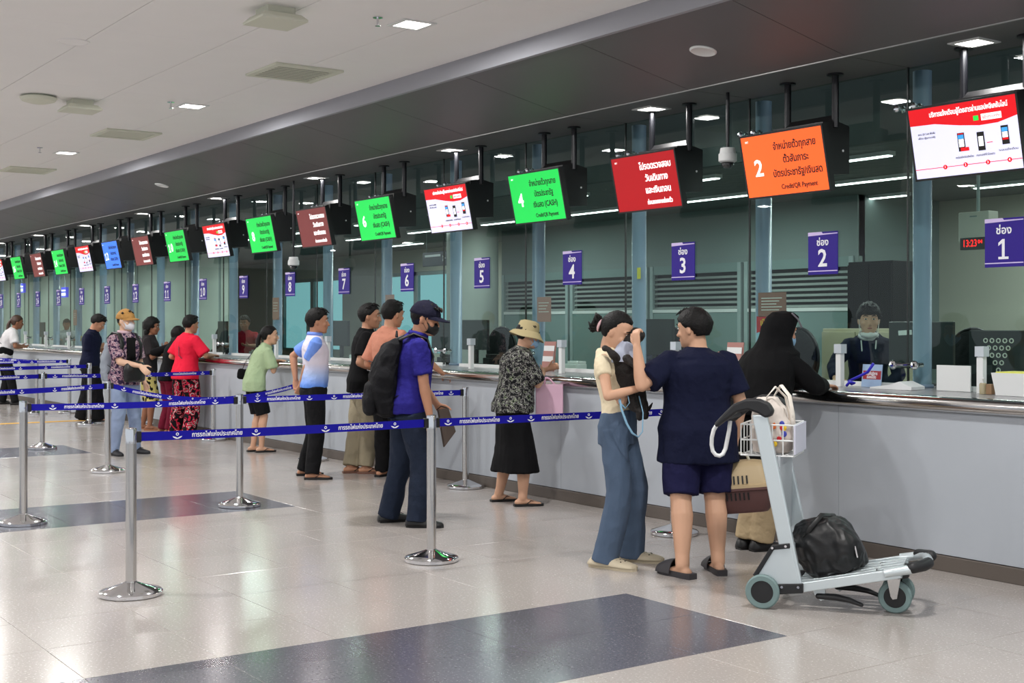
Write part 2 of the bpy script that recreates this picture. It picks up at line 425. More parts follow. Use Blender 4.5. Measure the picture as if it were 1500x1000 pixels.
tvb = G().box2((-TW/2, -.006, -TH/2), (TW/2, 0, -TH/2+.014)).box2((-TW/2, -.006, TH/2-.014), (TW/2, 0, TH/2)).box2((-TW/2, -.006, -TH/2), (-TW/2+.014, 0, TH/2)).box2((TW/2-.014, -.006, -TH/2), (TW/2, 0, TH/2)).mesh('bezel', M_black)
bx = G()
bx.prism([(7.02, 2.56), (7.30, 2.58), (7.30, 2.92), (7.18, 2.945), (7.15, 2.99), (7.12, 2.945), (7.02, 2.93)], 'x', -.16, .31)
boxm = bx.mesh('mount_box', M_black); dotm = G().cyl((.309, 7.23, 2.74), (.314, 7.23, 2.74), .009, 10).mesh('lock_screw', M_white)
polem = G().cyl((0, 0, 2.9), (0, 0, ZS), .025, 14).mesh('pole', M_blackmetal)
flm = G().cyl((0, 0, ZS-.012), (0, 0, ZS), .06, 18).mesh('flange', M_blackmetal)
phone = lambda g, x, z, w_=.05, h=.115: g.box2((x-w_/2, -.0075, z-h/2), (x+w_/2, -.006, z+h/2))
def screen(n):
    kd = kinds[n]; x = XS(n)-.02
    desc = {'white': 'white hanging screen with a red heading and pictured phones, above the number %s window', 'orange': 'orange hanging screen with a white numeral, above the number %s window', 'red': 'bright red hanging screen with white lettering, above the number %s window', 'maroon': 'dull maroon hanging screen with white lettering, above the number %s window', 'green': 'green hanging screen with dark lettering, above the number %s window', 'blue': 'blue hanging screen, above the number %s window'}[kd] % NW[n]
    e = empty('hanging_screen', (x, 0, 0)); tag(e, desc, 'screen', 'screens hanging over the counter')
    def put(me, nm, loc, rot=(0, 0, 0), par=e):
        o = bpy.data.objects.new(nm, me); COL.objects.link(o); o.parent = par; o.location = loc; o.rotation_euler = rot; return o
    for px in (-.14, .31):
        p = put(polem, 'pole', (px, 7.15, 0)); put(flm, 'flange', (0, 0, 0), par=p)
    bxo = put(boxm, 'mount_box', (0, 0, 0)); put(dotm, 'lock_screw', (0, 0, 0), par=bxo)
    tilt = math.radians(12)
    tv = put(tvf, 'casing', (0, 6.96, 2.665), (tilt, 0, 0)); put(tvb, 'bezel', (0, 0, 0), par=tv)
    d = empty('display', parent=e, loc=(0, 6.96, 2.665), rot=(tilt, 0, 0))
    me = G().box2((-TW/2+.014, -.004, -TH/2+.014), (TW/2-.014, 0, TH/2-.014)).obj('panel', M_sc[kd], d)
    y = -.0055
    if kd in ('orange', 'green', 'blue'):
        lines = ['จำหน่ายตั๋วทุกสาย', 'ตั๋วสัมภาระ', 'บัตรประชารัฐ/เงินสด', 'Credit/QR Payment'] if kd == 'orange' else ['จำหน่ายตั๋วทุกสาย', 'บัตรประชารัฐ', 'เงินสด (CASH)', 'Credit/QR Payment']
        for q, (t, wd) in enumerate(zip(lines, (.40, .24, .46, .34) if kd == 'orange' else (.40, .28, .36, .34))):
            text(t, M_ink, .072 if q < 3 else .05, (.12, y, .125-.098*q), d, bold=.018, width=wd)
        number(n, M_glow, .17, (-.245, y, -.02), d)
        text('SRT', M_glow, .02, (-.33, y, .185), d)
    elif kd in ('red', 'maroon'):
        for q, (t, wd) in enumerate(zip(['โปรดตรวจสอบ', 'วันเดินทาง', 'และเงินทอน', 'ก่อนออกจากช่องตั๋ว'], (.38, .27, .30, .30))):
            text(t, M_glow, .074 if q < 3 else .05, (.14, y, .125-.098*q), d, bold=.022, width=wd)
        text('SRT', M_glow, .02, (-.33, y, .185), d)
    else:
        hp = [(-TW/2+.014, TH/2-.014), (TW/2-.014, TH/2-.014), (TW/2-.014, .10), (.25, .07), (.12, .068), (-.02, .085), (-.2, .115), (-TW/2+.014, .12)]
        hd = G().prism(hp, 'y', -.0055, -.004).obj('heading_band', M_rb, d)
        text('บริการแจ้งเตือนผู้โดยสารผ่านแอปพลิเคชันไลน์', M_glow, .045, (.05, -.0065, .175), d, bold=.015, width=.56)
        G().box2((.14, -.007, .095), (.28, -.0055, .135)).obj('address_box', M_glow, d)
        G().box2((.085, -.007, .1), (.12, -.0055, .13)).obj('badge', M_lg, d)
        text('@srtnotify', M_rb, .028, (.21, -.0078, .115), d, width=.12)
        for xx, zz in ((-.02, -.02), (.12, -.03), (.29, -.01)): gph = G(); phone(gph, xx, zz); gph.obj('phone_picture', M_ink, d)
        gb = G(); gb.box2((-.04, -.0085, .0), (0, -.0075, .025)).box2((.27, -.0085, .01), (.31, -.0075, .035)).obj('phone_banner', M_blu, d)
        for a_, b_ in (((-.04, -.0085, .028), (0, -.0075, .034)), ((-.03, -.0085, -.078), (.03, -.0075, -.055)), ((.27, -.0085, -.04), (.31, -.0075, -.028)), ((.16, -.0085, -.045), (.20, -.0075, -.041))): G().box2(a_, b_).obj('phone_button', M_rb, d)
        gb = G(); gb.box2((-.038, -.0085, -.05), (-.002, -.0075, -.002)).box2((.104, -.0085, -.06), (.136, -.0075, .0)).box2((.272, -.0085, -.026), (.308, -.0075, .008)).obj('phone_page', M_glow, d)
        gb = G().box2((-.385, -.0065, -.166), (.385, -.0055, -.162))
        for xx in (-.16, -.01, .15, .30): gb.cyl((xx, -.008, -.164), (xx, -.0055, -.164), .015, 14)
        gb.obj('step_line', M_rb, d)
        for q, xx in enumerate((-.16, -.01, .15, .30)): text(str(q+1), M_glow, .022, (xx, -.0085, -.164), d)
        for q, (a, b, c) in enumerate(((-.27, .06, 'สแกน QR Code เพื่อเพิ่ม'), (-.27, .035, 'เพื่อน @srtnotify'), (-.01, -.115, 'กดปุ่มสมัครรับแจ้งเตือน'), (.14, -.115, 'กรอกเลขที่ตั๋วโดยสาร'), (.30, -.1, 'ระบบแจ้งเตือน'))):
            text(c, M_ink, .018, (a, -.006, b), d, width=.13)
for n in range(1, 19): screen(n)

# ================================================================== HALL CEILING FIXTURES
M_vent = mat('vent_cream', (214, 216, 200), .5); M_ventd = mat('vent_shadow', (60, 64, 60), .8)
def downlight(x, y, z, label, power, s=.2, group='recessed hall downlights'):
    e = empty('ceiling_light', (x, y, z)); tag(e, label, 'ceiling light', group)
    f = G(); t = .03
    for a, b in (((-s/2-t, -s/2-t), (s/2+t, -s/2)), ((-s/2-t, s/2), (s/2+t, s/2+t)), ((-s/2-t, -s/2), (-s/2, s/2)), ((s/2, -s/2), (s/2+t, s/2))):
        f.box2((a[0], a[1], -.008), (b[0], b[1], 0))
    f.obj('trim_frame', M_white, e)
    G().box2((-s/2, -s/2, -.004), (s/2, s/2, -.001)).obj('diffuser', M_lamp, e)
    area_light('lamp', (0, 0, -.02), s, s, power, parent=e)
ORD = ['first', 'second', 'third', 'fourth', 'fifth', 'sixth', 'seventh', 'eighth', 'ninth', 'tenth', 'eleventh', 'twelfth', 'thirteenth', 'fourteenth', 'fifteenth', 'sixteenth', 'seventeenth', 'eighteenth', 'nineteenth', 'twentieth', 'twenty-first', 'twenty-second', 'twenty-third']
names_dl = {0: 'square recessed downlight nearest the middle of the ceiling', 1: 'square recessed downlight second from the near end', 2: 'square recessed downlight third from the near end, beside a sprinkler'}
for k in range(-2, 9):
    for r_, yy in enumerate((4.7, 1.2, -2.3)):
        lab = names_dl.get(k, 'square recessed downlight %s along the white ceiling from the near end' % ORD[(k+2) % 20]) if r_ == 0 else 'square recessed downlight in the %s row of the hall ceiling, %s from the near end' % ('middle' if r_ == 1 else 'outer', ORD[k+2])
        downlight(-7.9-4.2*k, yy, ZC-.001, lab, HALL_LIGHT_W)
for k in range(-1, 11):
    downlight(-4.95-3.06*k, 7.06, ZS-.001, ('square downlight in the dark strip ' + ['above the brightest white screen at the right', 'between the red and orange screens', 'between the nearest white and green screens', 'before the maroon screen'][k]) if k < 4 and k >= 0 else ('square downlight in the dark strip above the number %s window' % NW[min(20, 1+2*k)] if k >= 4 else 'square downlight in the dark strip outside the near end'), STRIP_LIGHT_W, s=.17, group='downlights over the counter')

def diffuser(x, y, label):
    e = empty('air_diffuser', (x, y, ZC)); tag(e, label, 'air vent', 'ceiling air diffusers')
    f = G(); a, b = .31, .25
    for p, q in (((-a, -a), (a, -b)), ((-a, b), (a, a)), ((-a, -b), (-b, b)), ((b, -b), (a, b))): f.box2((p[0], p[1], -.02), (q[0], q[1], 0))
    f.obj('frame', M_vent, e, bevel=.004)
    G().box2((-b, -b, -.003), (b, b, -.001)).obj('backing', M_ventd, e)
    for i in range(8):
        t = -b+.03+i*.062
        R = Matrix.Rotation(math.radians(-35), 3, 'Y')
        G().box((t, 0, -.012), (.013, 2*b, .002), R).obj('louvre', M_vent, e)
for x, l in ((-9.98, 'large square louvred air diffuser nearest on the white ceiling'), (-14.3, 'square louvred air diffuser between the two far downlights'), (-18.4, 'small distant air diffuser at the left edge of the picture'), (-22.6, 'most distant air diffuser on the white ceiling')): diffuser(x, 4.78, l)
def hanging_box(x, y, label):
    e = empty('ceiling_unit', (x, y, ZC)); tag(e, label, 'ceiling unit', 'square units under the ceiling')
    G().box2((-.10, -.10, -.05), (.10, .10, 0)).obj('neck', M_vent, e)
    G().loft([[V((sx*.13, sy*.13, -.05)) for sx, sy in ((-1, -1), (1, -1), (1, 1), (-1, 1))], [V((sx*.165, sy*.165, -.085)) for sx, sy in ((-1, -1), (1, -1), (1, 1), (-1, 1))], [V((sx*.165, sy*.165, -.1)) for sx, sy in ((-1, -1), (1, -1), (1, 1), (-1, 1))]]).obj('plate', M_vent, e)
hanging_box(-8.06, 3.72, 'square cream unit hanging under the ceiling at the top edge'); hanging_box(-12.45, 3.72, 'smaller square cream unit beside the white dome on the ceiling')
e = empty('smoke_detector', (-12.4, 3.32, ZC)); tag(e, 'flat white dome housing on the ceiling beside the square unit', 'ceiling dome')
G().lathe([(0, -.075), (.08, -.07), (.15, -.05), (.17, -.02), (.13, -.012), (.13, 0)]).obj('housing', M_vent, e, smooth=True)
for x, y, l in ((-7.86, 4.4, 'small sprinkler head left of the nearest downlight'), (-12.0, 4.45, 'small sprinkler head between diffuser and second downlight'), (-16.0, 4.3, 'tiny sprinkler head left of the third downlight')):
    e = empty('sprinkler', (x, y, ZC)); tag(e, l, 'sprinkler', 'ceiling sprinklers')
    G().cyl((0, 0, 0), (0, 0, -.006), .035).cyl((0, 0, 0), (0, 0, -.06), .009, 8).cyl((0, 0, -.06), (0, 0, -.063), .02, 12).obj('head', M_chrome, e)
e = empty('ceiling_speaker', (-9.87, 2.9, ZC)); tag(e, 'flush round speaker plate in the white ceiling at upper left', 'ceiling speaker')
G().lathe([(0, -.004), (.1, -.004), (.105, -.008), (.12, -.006), (.12, 0)]).obj('grille', M_ceil, e)
def on_soffit(px, py):
    # solve on the sloped panel plane
    for t in np.linspace(5.68, 6.72, 200):
        p = at_y(px, py, t); zz = 3.505+(t-5.655)/(1.08)*(ZS-3.505)
        if p.z <= zz: return V((p.x, t, zz)), True
    return p, False
sl = -math.atan2(.225, 1.08)
for (px, py), l in (((1030, 74), 'round white speaker grille in the dark soffit, nearest'), ((237, 271), 'distant round white speaker grille in the dark soffit')):
    p = None; prev = None
    for t in np.linspace(5.66, 6.73, 400):
        q = at_y(px, py, t); zz = 3.505+(t-5.655)/1.08*(ZS-3.505); d = q.z-zz
        if prev is not None and d*prev <= 0: p = V((q.x, t, zz)); break
        prev = d
    if p is None: p = V((at_y(px, py, 6.2).x, 6.2, 3.39))
    e = empty('soffit_speaker', p, rot=(sl, 0, 0)); tag(e, l, 'ceiling speaker', 'soffit speakers')
    G().lathe([(0, -.006), (.075, -.006), (.085, -.012), (.095, -.006), (.095, .002)]).obj('grille', M_white, e, smooth=True)

# ================================================================== CCTV
def cctv(px, py, y, label, pole_to, s=1):
    p = at_y(px, py, y); e = empty('dome_camera', p); tag(e, label, 'security camera', 'dome cameras')
    G().lathe([(.0, .10), (.055, .10), (.062, .06), (.07, .055), (.07, 0), (.055, -.01), (0, -.01)]).obj('housing', M_white, e, smooth=True)
    G().lathe([(.0, -.06), (.03, -.053), (.045, -.035), (.05, -.01), (0, -.01)], n=18).obj('dome', mat('dome_dark', (20, 22, 26), .08, coat=1), e, smooth='all')
    G().cyl((0, 0, .1), (0, 0, pole_to-p.z), .014, 10).obj('drop_pole', M_blackmetal, e)
cctv(1066, 236, 7.05, 'white dome camera hanging between the red and orange screens', ZS)
cctv(430, 388, 6.98, 'white dome camera on a long pole before window eight', ZS)

# ================================================================== QUEUE BARRIERS
post_prof = [(0, 0), (.165, 0), (.172, .004), (.172, .022), (.165, .03), (.12, .042), (.06, .062), (.034, .072), (.031, .078)]
base_m_ = G().lathe(post_prof+[(0, .078)], n=40).mesh('base', M_chrome)
shaft_m = G().cyl((0, 0, .07), (0, 0, .865), .030, 24).mesh('post', M_steel)
head_g = G().lathe([(.032, .84), (.032, .915), (.030, .925), (0, .925)], n=24); head_m = head_g.mesh('cap', M_chrome)
clip_m = G().box2((-.018, -.046, .845), (.018, -.026, .915)).mesh('belt_clip', M_black)
for me in (base_m_, shaft_m, head_m):
    for p in me.polygons: p.use_smooth = True
    me.set_sharp_from_angle(angle=math.radians(40))
def logo_mesh():
    g = G()
    g.prism([(.0, -.014), (.012, -.008), (.028, -.004), (.022, -.012), (.008, -.019), (-.008, -.019), (-.022, -.012), (-.028, -.004), (-.012, -.008)], 'z', 0, .0006)
    ring = []
    for k in range(16):
        t = 2*PI*k/16; ring.append(V((.009*math.cos(t), .007+.009*math.sin(t), 0)))
    n = 16
    inner = [V((p.x*.5, .007+(p.y-.007)*.5, 0)) for p in ring]
    g.add([*ring, *inner], [(k, (k+1) % n, n+(k+1) % n, n+k) for k in range(n)])
    return g.mesh('emblem', M_print)
LOGO = logo_mesh()
def post(x, y, label, tilt=0, lean=0):
    e = empty('queue_post', (x, y, 0)); tag(e, label, 'queue barrier post', 'queue barrier posts'); e.rotation_euler = (lean, tilt, 0)
    for me, nm in ((base_m_, 'base'), (shaft_m, 'post'), (head_m, 'cap')):
        o = bpy.data.objects.new(nm, me); COL.objects.link(o); o.parent = e
    return e
def belt(a, b, sag=0.0, texts=True, zb=.875, start=.04, end=.04, hb=.025, label=None):
    """blue belt pulled from post a, clipped to post b"""
    pa = V((a.location.x, a.location.y, 0)) if not isinstance(a, V) else a; pb = V((b.location.x, b.location.y, 0)) if not isinstance(b, V) else b
    d = (pb-pa); L = d.length; d.normalize(); ang = math.atan2(d.y, d.x)
    e = a if not isinstance(a, V) else b
    loc = e.location
    n = 24; t0, t1 = start, L-end
    g = G(); rings = []
    zf = lambda t: zb-4*sag*((t-t0)/(t1-t0))*(1-(t-t0)/(t1-t0))
    nrm = V((-d.y, d.x, 0))
    for i in range(n+1):
        t = t0+(t1-t0)*i/n; c = pa+d*t; z = zf(t)
        rings.append([c+nrm*s_*.0009+V((0, 0, z+h_)) for s_, h_ in ((-1, -hb), (1, -hb), (1, hb), (-1, hb))])
    g.loft(rings)
    g.v = [(x-loc.x, y-loc.y, z) for x, y, z in g.v]
    o = g.obj('belt', M_belt, e)
    for t, s_ in ((start, 1), (L-end, -1)):
        c = pa+d*t-V((loc.x, loc.y, 0)); R = Matrix.Rotation(ang, 3, 'Z')
        G().box((c.x, c.y, zb), (.03, .03, .062), R).obj('belt_clip', M_black, e, bevel=.004)
    if texts:
        # readable from the camera side: reading direction is the belt direction that goes to the right of the picture
        right = 1 if d.dot(RT)-0 > 0 and (nrm.dot((pa+pb)/2) > 0) else -1
        # visible side normal points to camera
        side = -1 if nrm.dot((pa+pb)/2) > 0 else 1
        rd = nrm*side; rdir = V((0, 0, 1)).cross(rd)  # right-hand reading direction when looking at the face
        yaw = math.atan2(rdir.y, rdir.x)
        unit = .62; m = max(1, int((t1-t0)/unit)); u = (t1-t0)/m
        for i in range(m):
            t = t0+u*(i+.5); flip = 1 if rdir.dot(d) > 0 else -1
            for dt, me, nm in ((0, text_mesh('การรถไฟแห่งประเทศไทย', M_print, .036, .02, width=.30), 'lettering'), (-.235*flip, LOGO, 'emblem'), (.235*flip, LOGO, 'emblem')):
                tt = t+dt; sl_ = math.atan2(zf(tt+.05)-zf(tt-.05), .1)*flip
                c = pa+d*tt+rd*.0015+V((0, 0, zf(tt)))-V((loc.x, loc.y, 0))
                q = bpy.data.objects.new(nm, me); COL.objects.link(q); q.parent = o; q.location = c
                q.rotation_euler = (Matrix.Rotation(yaw, 4, 'Z') @ Matrix.Rotation(-sl_, 4, 'Y') @ Matrix.Rotation(PI/2, 4, 'X')).to_euler()
    return o
def gp(px, py): return ground(px, py)
P1 = post(*gp(192, 871)[:2], 'steel queue post nearest the camera at lower left')
P2 = post(*gp(632, 821)[:2], 'steel queue post in front of the man with the large black backpack')
P3 = post(*gp(351, 741)[:2], 'steel queue post standing on the end of the second dark floor band')
P4 = post(*gp(34, 767)[:2], 'steel queue post at the left edge on the dark floor band', tilt=0.01)
P5 = post(*gp(158, 691)[:2], 'steel queue post in front of the man with the tan cap')
P6 = post(*gp(682, 714)[:2], 'steel queue post close to the counter between backpack man and bucket hat woman')
P7 = post(*gp(62, 657)[:2], 'slightly leaning steel queue post at the far left', tilt=.0)
P8 = post(*gp(313, 644.5)[:2], 'steel queue post right of the person in the red shirt')
P9 = post(*gp(988, 782)[:2], 'steel queue post half hidden behind the heavy man in navy')
P10 = post(*gp(458, 674)[:2], 'steel queue post hidden behind the black trousers of the man with joined hands')
P11 = post(*gp(54, 606)[:2], 'most distant steel queue post before the far counter')
P12 = post(*gp(222, 622)[:2], 'steel queue post behind the woman in patterned shorts')
P13 = post(*gp(131, 622)[:2], 'far steel queue post hidden behind the man in navy shirt and long black trousers')
belt(P1, P2, .005); belt(P2, P9, .0); belt(P4, P3, .01); belt(P3, P6, .0)
off = V((-24, 3.4, 0))
def left_end(px, pz_y, h=.875):
    # belt running off the picture to the left: ends on a post outside the frame
    Z = F*(EYE-h)/(pz_y-YH); p = at_depth(px, pz_y, Z); return V((p.x, p.y, 0))
PL1 = post(*left_end(-60, 578)[:2], 'steel queue post outside the left edge, nearest'); belt(PL1, P5, .005)
PL2 = post(*left_end(-40, 555)[:2], 'steel queue post outside the left edge, second'); belt(PL2, P7, .0)
belt(P7, P8, .01); belt(P5, P10, .17)
PL3 = post(*left_end(-40, 541)[:2], 'steel queue post outside the left edge, third'); belt(PL3, P13, .0)
PL4 = post(*left_end(-30, 531)[:2], 'steel queue post outside the left edge, fourth'); P14 = post(*left_end(102, 529)[:2], 'far steel queue post behind the man in navy shirt'); belt(PL4, P14, .0)
PL5 = post(*left_end(-30, 524)[:2], 'steel queue post outside the left edge, fifth'); belt(PL5, P11, .0)

# ================================================================== OFFICE BEHIND THE GLASS
M_cab = mat('dark_cabinet', (12, 13, 14), .6, spec=.2); M_scr = mat('monitor_dark', (26, 32, 34), .35)
M_louv = mat('louvre_grey', (150, 160, 156), .5); M_teal = glass_mat('teal_glass', (206, 240, 242), .02)
bw = struct('wall_back', G().box2((X1, YB, 0), (-27, YB+.1, ZO)).box2((-27.0, YB, 0), (-19.8, YB+.1, .95)).box2((-27.0, YB, 2.5), (-19.8, YB+.1, ZO)).box2((-24, YB, .95), (-22.4, YB+.1, 2.5)).box2((-19.8, YB, 0), (X0, YB+.1, ZO)), M_wall)
# louvred window screens in the back partition
def louvre_window(x0, x1, y, label, z0=1.68, z1=2.14):
    e = empty('louvred_window', ((x0+x1)/2, y, 0)); tag(e, label, 'window', 'louvred windows at the back of the office')
    hw = (x1-x0)/2; f = G()
    for a, b in (((-hw, 0), (-hw+.06, 2.25)), ((hw-.06, 0), (hw, 2.25))): f.box2((a[0], -.04, a[1]), (b[0], .0, b[1]))
    f.obj('frame', M_wf, e)
    G().box2((-hw+.06, -.03, 0), (hw-.06, 0, z0)).obj('lower_panel', mat('partition_panel', (118, 140, 138), .5), e)
    G().box2((-hw+.06, -.03, z1), (hw-.06, 0, 2.25)).obj('upper_panel', mat('partition_panel', (118, 140, 138), .5), e)
    G().box2((-hw+.06, -.04, z0-.03), (hw-.06, 0.01, z0+.01)).obj('sill', M_white, e)
    G().box2((-hw+.06, .045, z0), (hw-.06, .05, z1)).obj('backing', mat('louvre_gap', (22, 34, 34), .6), e)
    R = Matrix.Rotation(math.radians(35), 3, 'X'); q = 0; z = z0+.03
    while z < z1: G().box((0, -.0, z), (2*hw-.12, .05, .004), R).obj('slat', M_louv, e); z += .062
YB2 = 11.2
lw = [(-16.1, -14.45), (-14.4, -12.75), (-12.7, -11.05), (-11.0, -9.35)]
for (a, b), l in zip(lw, ('louvred window behind the bucket hat woman', 'louvred window behind the woman with the dog', 'louvred window behind the heavy man in navy', 'louvred window behind the ticket officer')): louvre_window(a, b, YB2, l)
struct('wall_partition', G().box2((-16.15, YB2+.06, 0), (-9.3, YB2+.1, 2.25)).box2((-16.15, YB2+.0, 2.25), (-9.3, YB2+.1, ZO)).box2((-9.35, YB2-.02, 0), (-9.3, YB, ZO)), mat('partition_grey', (120, 134, 132), .6))
# tiled look blinds wall far left
M_blind = mat('pale_partition', (214, 222, 214), .6, noise_amt=.05, noise_scale=1.5)
pw_ = struct('wall_far', G().box2((X1, 9.9, 0), (-23.6, 9.95, ZO)), M_blind)
for i in range(16):
    x = -24-i*1.6
    G().box2((x-.03, 9.88, 0), (x+.03, 9.9, ZO)).obj('mullion', M_wf, pw_)
# daylit teal windows at the back
for k, (x0, x1) in enumerate(((-22.4, -21.1), (-21.1, -19.8), (-27.0, -25.5), (-25.5, -24.0))):
    wn = struct('window_%d' % (k+1), G().box2((x0, YB+.03, .95), (x0+.07, YB+.1, 2.5)).box2((x1-.07, YB+.03, .95), (x1, YB+.1, 2.5)).box2((x0, YB+.03, 2.43), (x1, YB+.1, 2.5)).box2((x0, YB+.03, .95), (x1, YB+.1, .97)), M_wf)
    G().box2((x0+.07, YB+.05, .97), (x1-.07, YB+.06, 2.43)).obj('pane', M_teal, wn)
struct('column_1', G().lathe([(.38, .012), (.38, ZO)], (at_y(692, 420, 10.4).x, 10.4, 0), n=32), mat('concrete_paint', (150, 156, 152), .6), smooth=True)
# office tubes
tubes = []
for i in range(-2, 14):
    for j, yy in enumerate((8.6, 10.0, 11.4)):
        if i < 9 or j == 0: tubes.append((-3.4-i*2.0-(j % 2)*.9, yy, i+2))
for i in range(14, 20): tubes.append((-3.4-i*2.0, 8.6, i+2))
tub = G().box2((-.6, -.045, 0), (.6, .045, .035)).mesh('casing', M_white); tubg = G().box2((-.58, -.03, -.008), (.58, .03, 0)).mesh('tube', M_lamp2)
for q, (x, y, ti) in enumerate(tubes):
    e = empty('office_tube_light', (x, y, ZO-.036)); tag(e, 'tube light on the office ceiling, %s row from the glass, %s from the near end' % (ORD[0 if y < 9 else 1 if y < 10.5 else 2], ORD[ti]), 'tube light', 'office ceiling tube lights')
    for me, nm in ((tub, 'casing'), (tubg, 'tube')):
        o = bpy.data.objects.new(nm, me); COL.objects.link(o); o.parent = e
    if q % 2 == 0: area_light('tube_lamp', (0, 0, -.03), 1.1, .06, OFFICE_LIGHT_W, (.93, 1, .98), parent=e)
# dark cabinet behind officer, beige file box, cupboards
def cabinet(x0, x1, y0, y1, z1, m, label, name='office_cabinet', doors=2):
    e = empty(name, ((x0+x1)/2, (y0+y1)/2, .012)); tag(e, label, 'cabinet'); hx, hy = (x1-x0)/2, (y1-y0)/2
    G().box2((-hx, -hy+.02, 0), (hx, hy, z1)).obj('body', m, e, bevel=.006)
    for d in range(doors):
        a = -hx+2*hx*d/doors+.006; b = -hx+2*hx*(d+1)/doors-.006
        dd = G().box2((a, -hy, .06), (b, -hy+.02, z1-.03)).obj('door', m, e, bevel=.003)
        G().box2((b-.05, -hy-.02, z1*.5), (b-.035, -hy, z1*.5+.14)).obj('handle', M_steel, dd)
p = at_y(1330, 500, 10.2)
cabinet(at_y(1270, 500, 10.3).x, at_y(1335, 500, 10.3).x, 10.0, 10.6, 2.1, M_cab, 'tall black cabinet behind the ticket officer')
cabinet(at_y(1385, 500, 9.8).x-1.0, at_y(1385, 500, 9.8).x-.2, 9.3, 9.85, 1.45, mat('beige_metal', (176, 170, 144), .5), 'low beige cabinet behind the dark monitor')
# clerk monitors
def monitor(px, py, y, wid, label, yaw=0, h=.33, z0=None):
    p = at_y(px, py, y); e = empty('computer_monitor', (p.x, y, ZT), yaw); tag(e, label, 'monitor', 'clerk monitors')
    z = .16 if z0 is None else z0
    G().box2((-wid/2, -.02, z), (wid/2, .015, z+h)).obj('casing', M_scr, e, bevel=.006)
    G().box2((-wid/2+.02, .015, z+.02), (wid/2-.02, .018, z+h-.02)).obj('display', mat('monitor_face', (30, 50, 60), .2), e)
    G().box2((-.03, -.01, .01), (.03, .02, z+.1)).obj('stand', M_black, e)
    G().lathe([(.11, 0), (.11, .012), (0, .014)]).obj('foot', M_black, e)
    return e
m_ = monitor(1350, 500, 7.8, .52, 'large black monitor beside the ticket officer, seen from behind', .1, h=.34, z0=.12)
G().box((-.12, -.024, .38), (.11, .004, .035), Matrix.Rotation(-.06, 3, 'Y')).obj('paper_label', M_white, m_)
m_ = monitor(1475, 510, 7.75, .55, 'black monitor with round vent holes at the right edge', .05, h=.3, z0=.1)
for r_, cn in enumerate((5, 4, 3, 2, 1)):
    for c_ in range(cn):
        G().tube([(-.05+(c_-(cn-1)/2)*.048+.014*math.cos(t), -.022, .33-r_*.05+.014*math.sin(t)) for t in np.linspace(0, 2*PI, 13)[:-1]], .004, 6, closed=True, ref=(0, 1, 0)).obj('vent_ring', M_offwhite, m_)
for px, y, wd, l in ((960, 7.9, .5, 'dark monitor between the couple with the dog'), (697, 7.85, .5, 'dark monitor with printed price list behind window five'), (648, 7.9, .42, 'dark monitor behind the man with the black mask'), (500, 7.85, .42, 'dark monitor by window seven beside white post'), (460, 7.9, .4, 'small dark monitor right of the woman in mint'), (327, 7.9, .35, 'small dark monitor behind the red shirt person'), (215, 8.0, .4, 'small dark monitor behind window twelve'), (62, 7.9, .4, 'small dark monitor at the far left windows')):
    monitor(px, 500, y, wd, l)
def chair(px, py, y, label, rz=0, rim=True):
    p = at_y(px, py, y); e = empty('office_chair', (p.x, y, .012), rz); tag(e, label, 'office chair', 'dark office chairs behind the counter')
    G().loft([[V((x, -.02+.06*abs(x)*abs(x)*8, z)) for x, z in ()] or [V((.22*math.cos(t)*k, .0+dy, 1.18+.26*math.sin(t)*k)) for t in np.linspace(0, 2*PI, 24, endpoint=False)] for k, dy in ((.85, -.05), (1, -.03), (1, .01), (.85, .03))]).obj('backrest', mat('chair_fabric', (34, 36, 38), .8), e, smooth=True)
    G().tube([V((.235*math.cos(t), 0, 1.18+.275*math.sin(t))) for t in np.linspace(0, 2*PI, 28)[:-1]], .014, 8, closed=True, ref=(0, 1, 0)).obj('back_rim', M_black, e, smooth='all')
    G().ell((0, .24, .66), (.25, .24, .05)).obj('seat', mat('chair_fabric', (34, 36, 38), .8), e, smooth='all')
    G().cyl((0, .22, .1), (0, .22, .64), .03).obj('gas_post', M_black, e)
    G().tube([(0, .02, .95), (0, .04, .7), (0, .22, .63)], .02, 8).obj('back_bar', M_black, e)
    for k in range(5):
        t = 2*PI*k/5; l_ = G().tube([(0, .22, .11), (.28*math.cos(t), .22+.28*math.sin(t), .07)], .02, 8).obj('leg', M_black, e)
        G().cyl((.28*math.cos(t)-.012, .22+.28*math.sin(t), .03), (.28*math.cos(t)+.012, .22+.28*math.sin(t), .03), .03, 14).obj('caster', M_black, l_)
chair(1425, 500, 8.5, 'dark office chair behind the right hand monitor'); chair(735, 500, 8.6, 'dark office chair left of the bucket hat woman', .2); chair(985, 500, 8.7, 'dark office chair behind the heavy man in navy')
chair(325, 490, 8.7, 'rounded dark office chair behind window ten', .1); chair(610, 500, 8.8, 'dark office chair behind the man with the cap'); chair(1170, 540, 8.9, 'dark office chair hidden behind the woman in black')

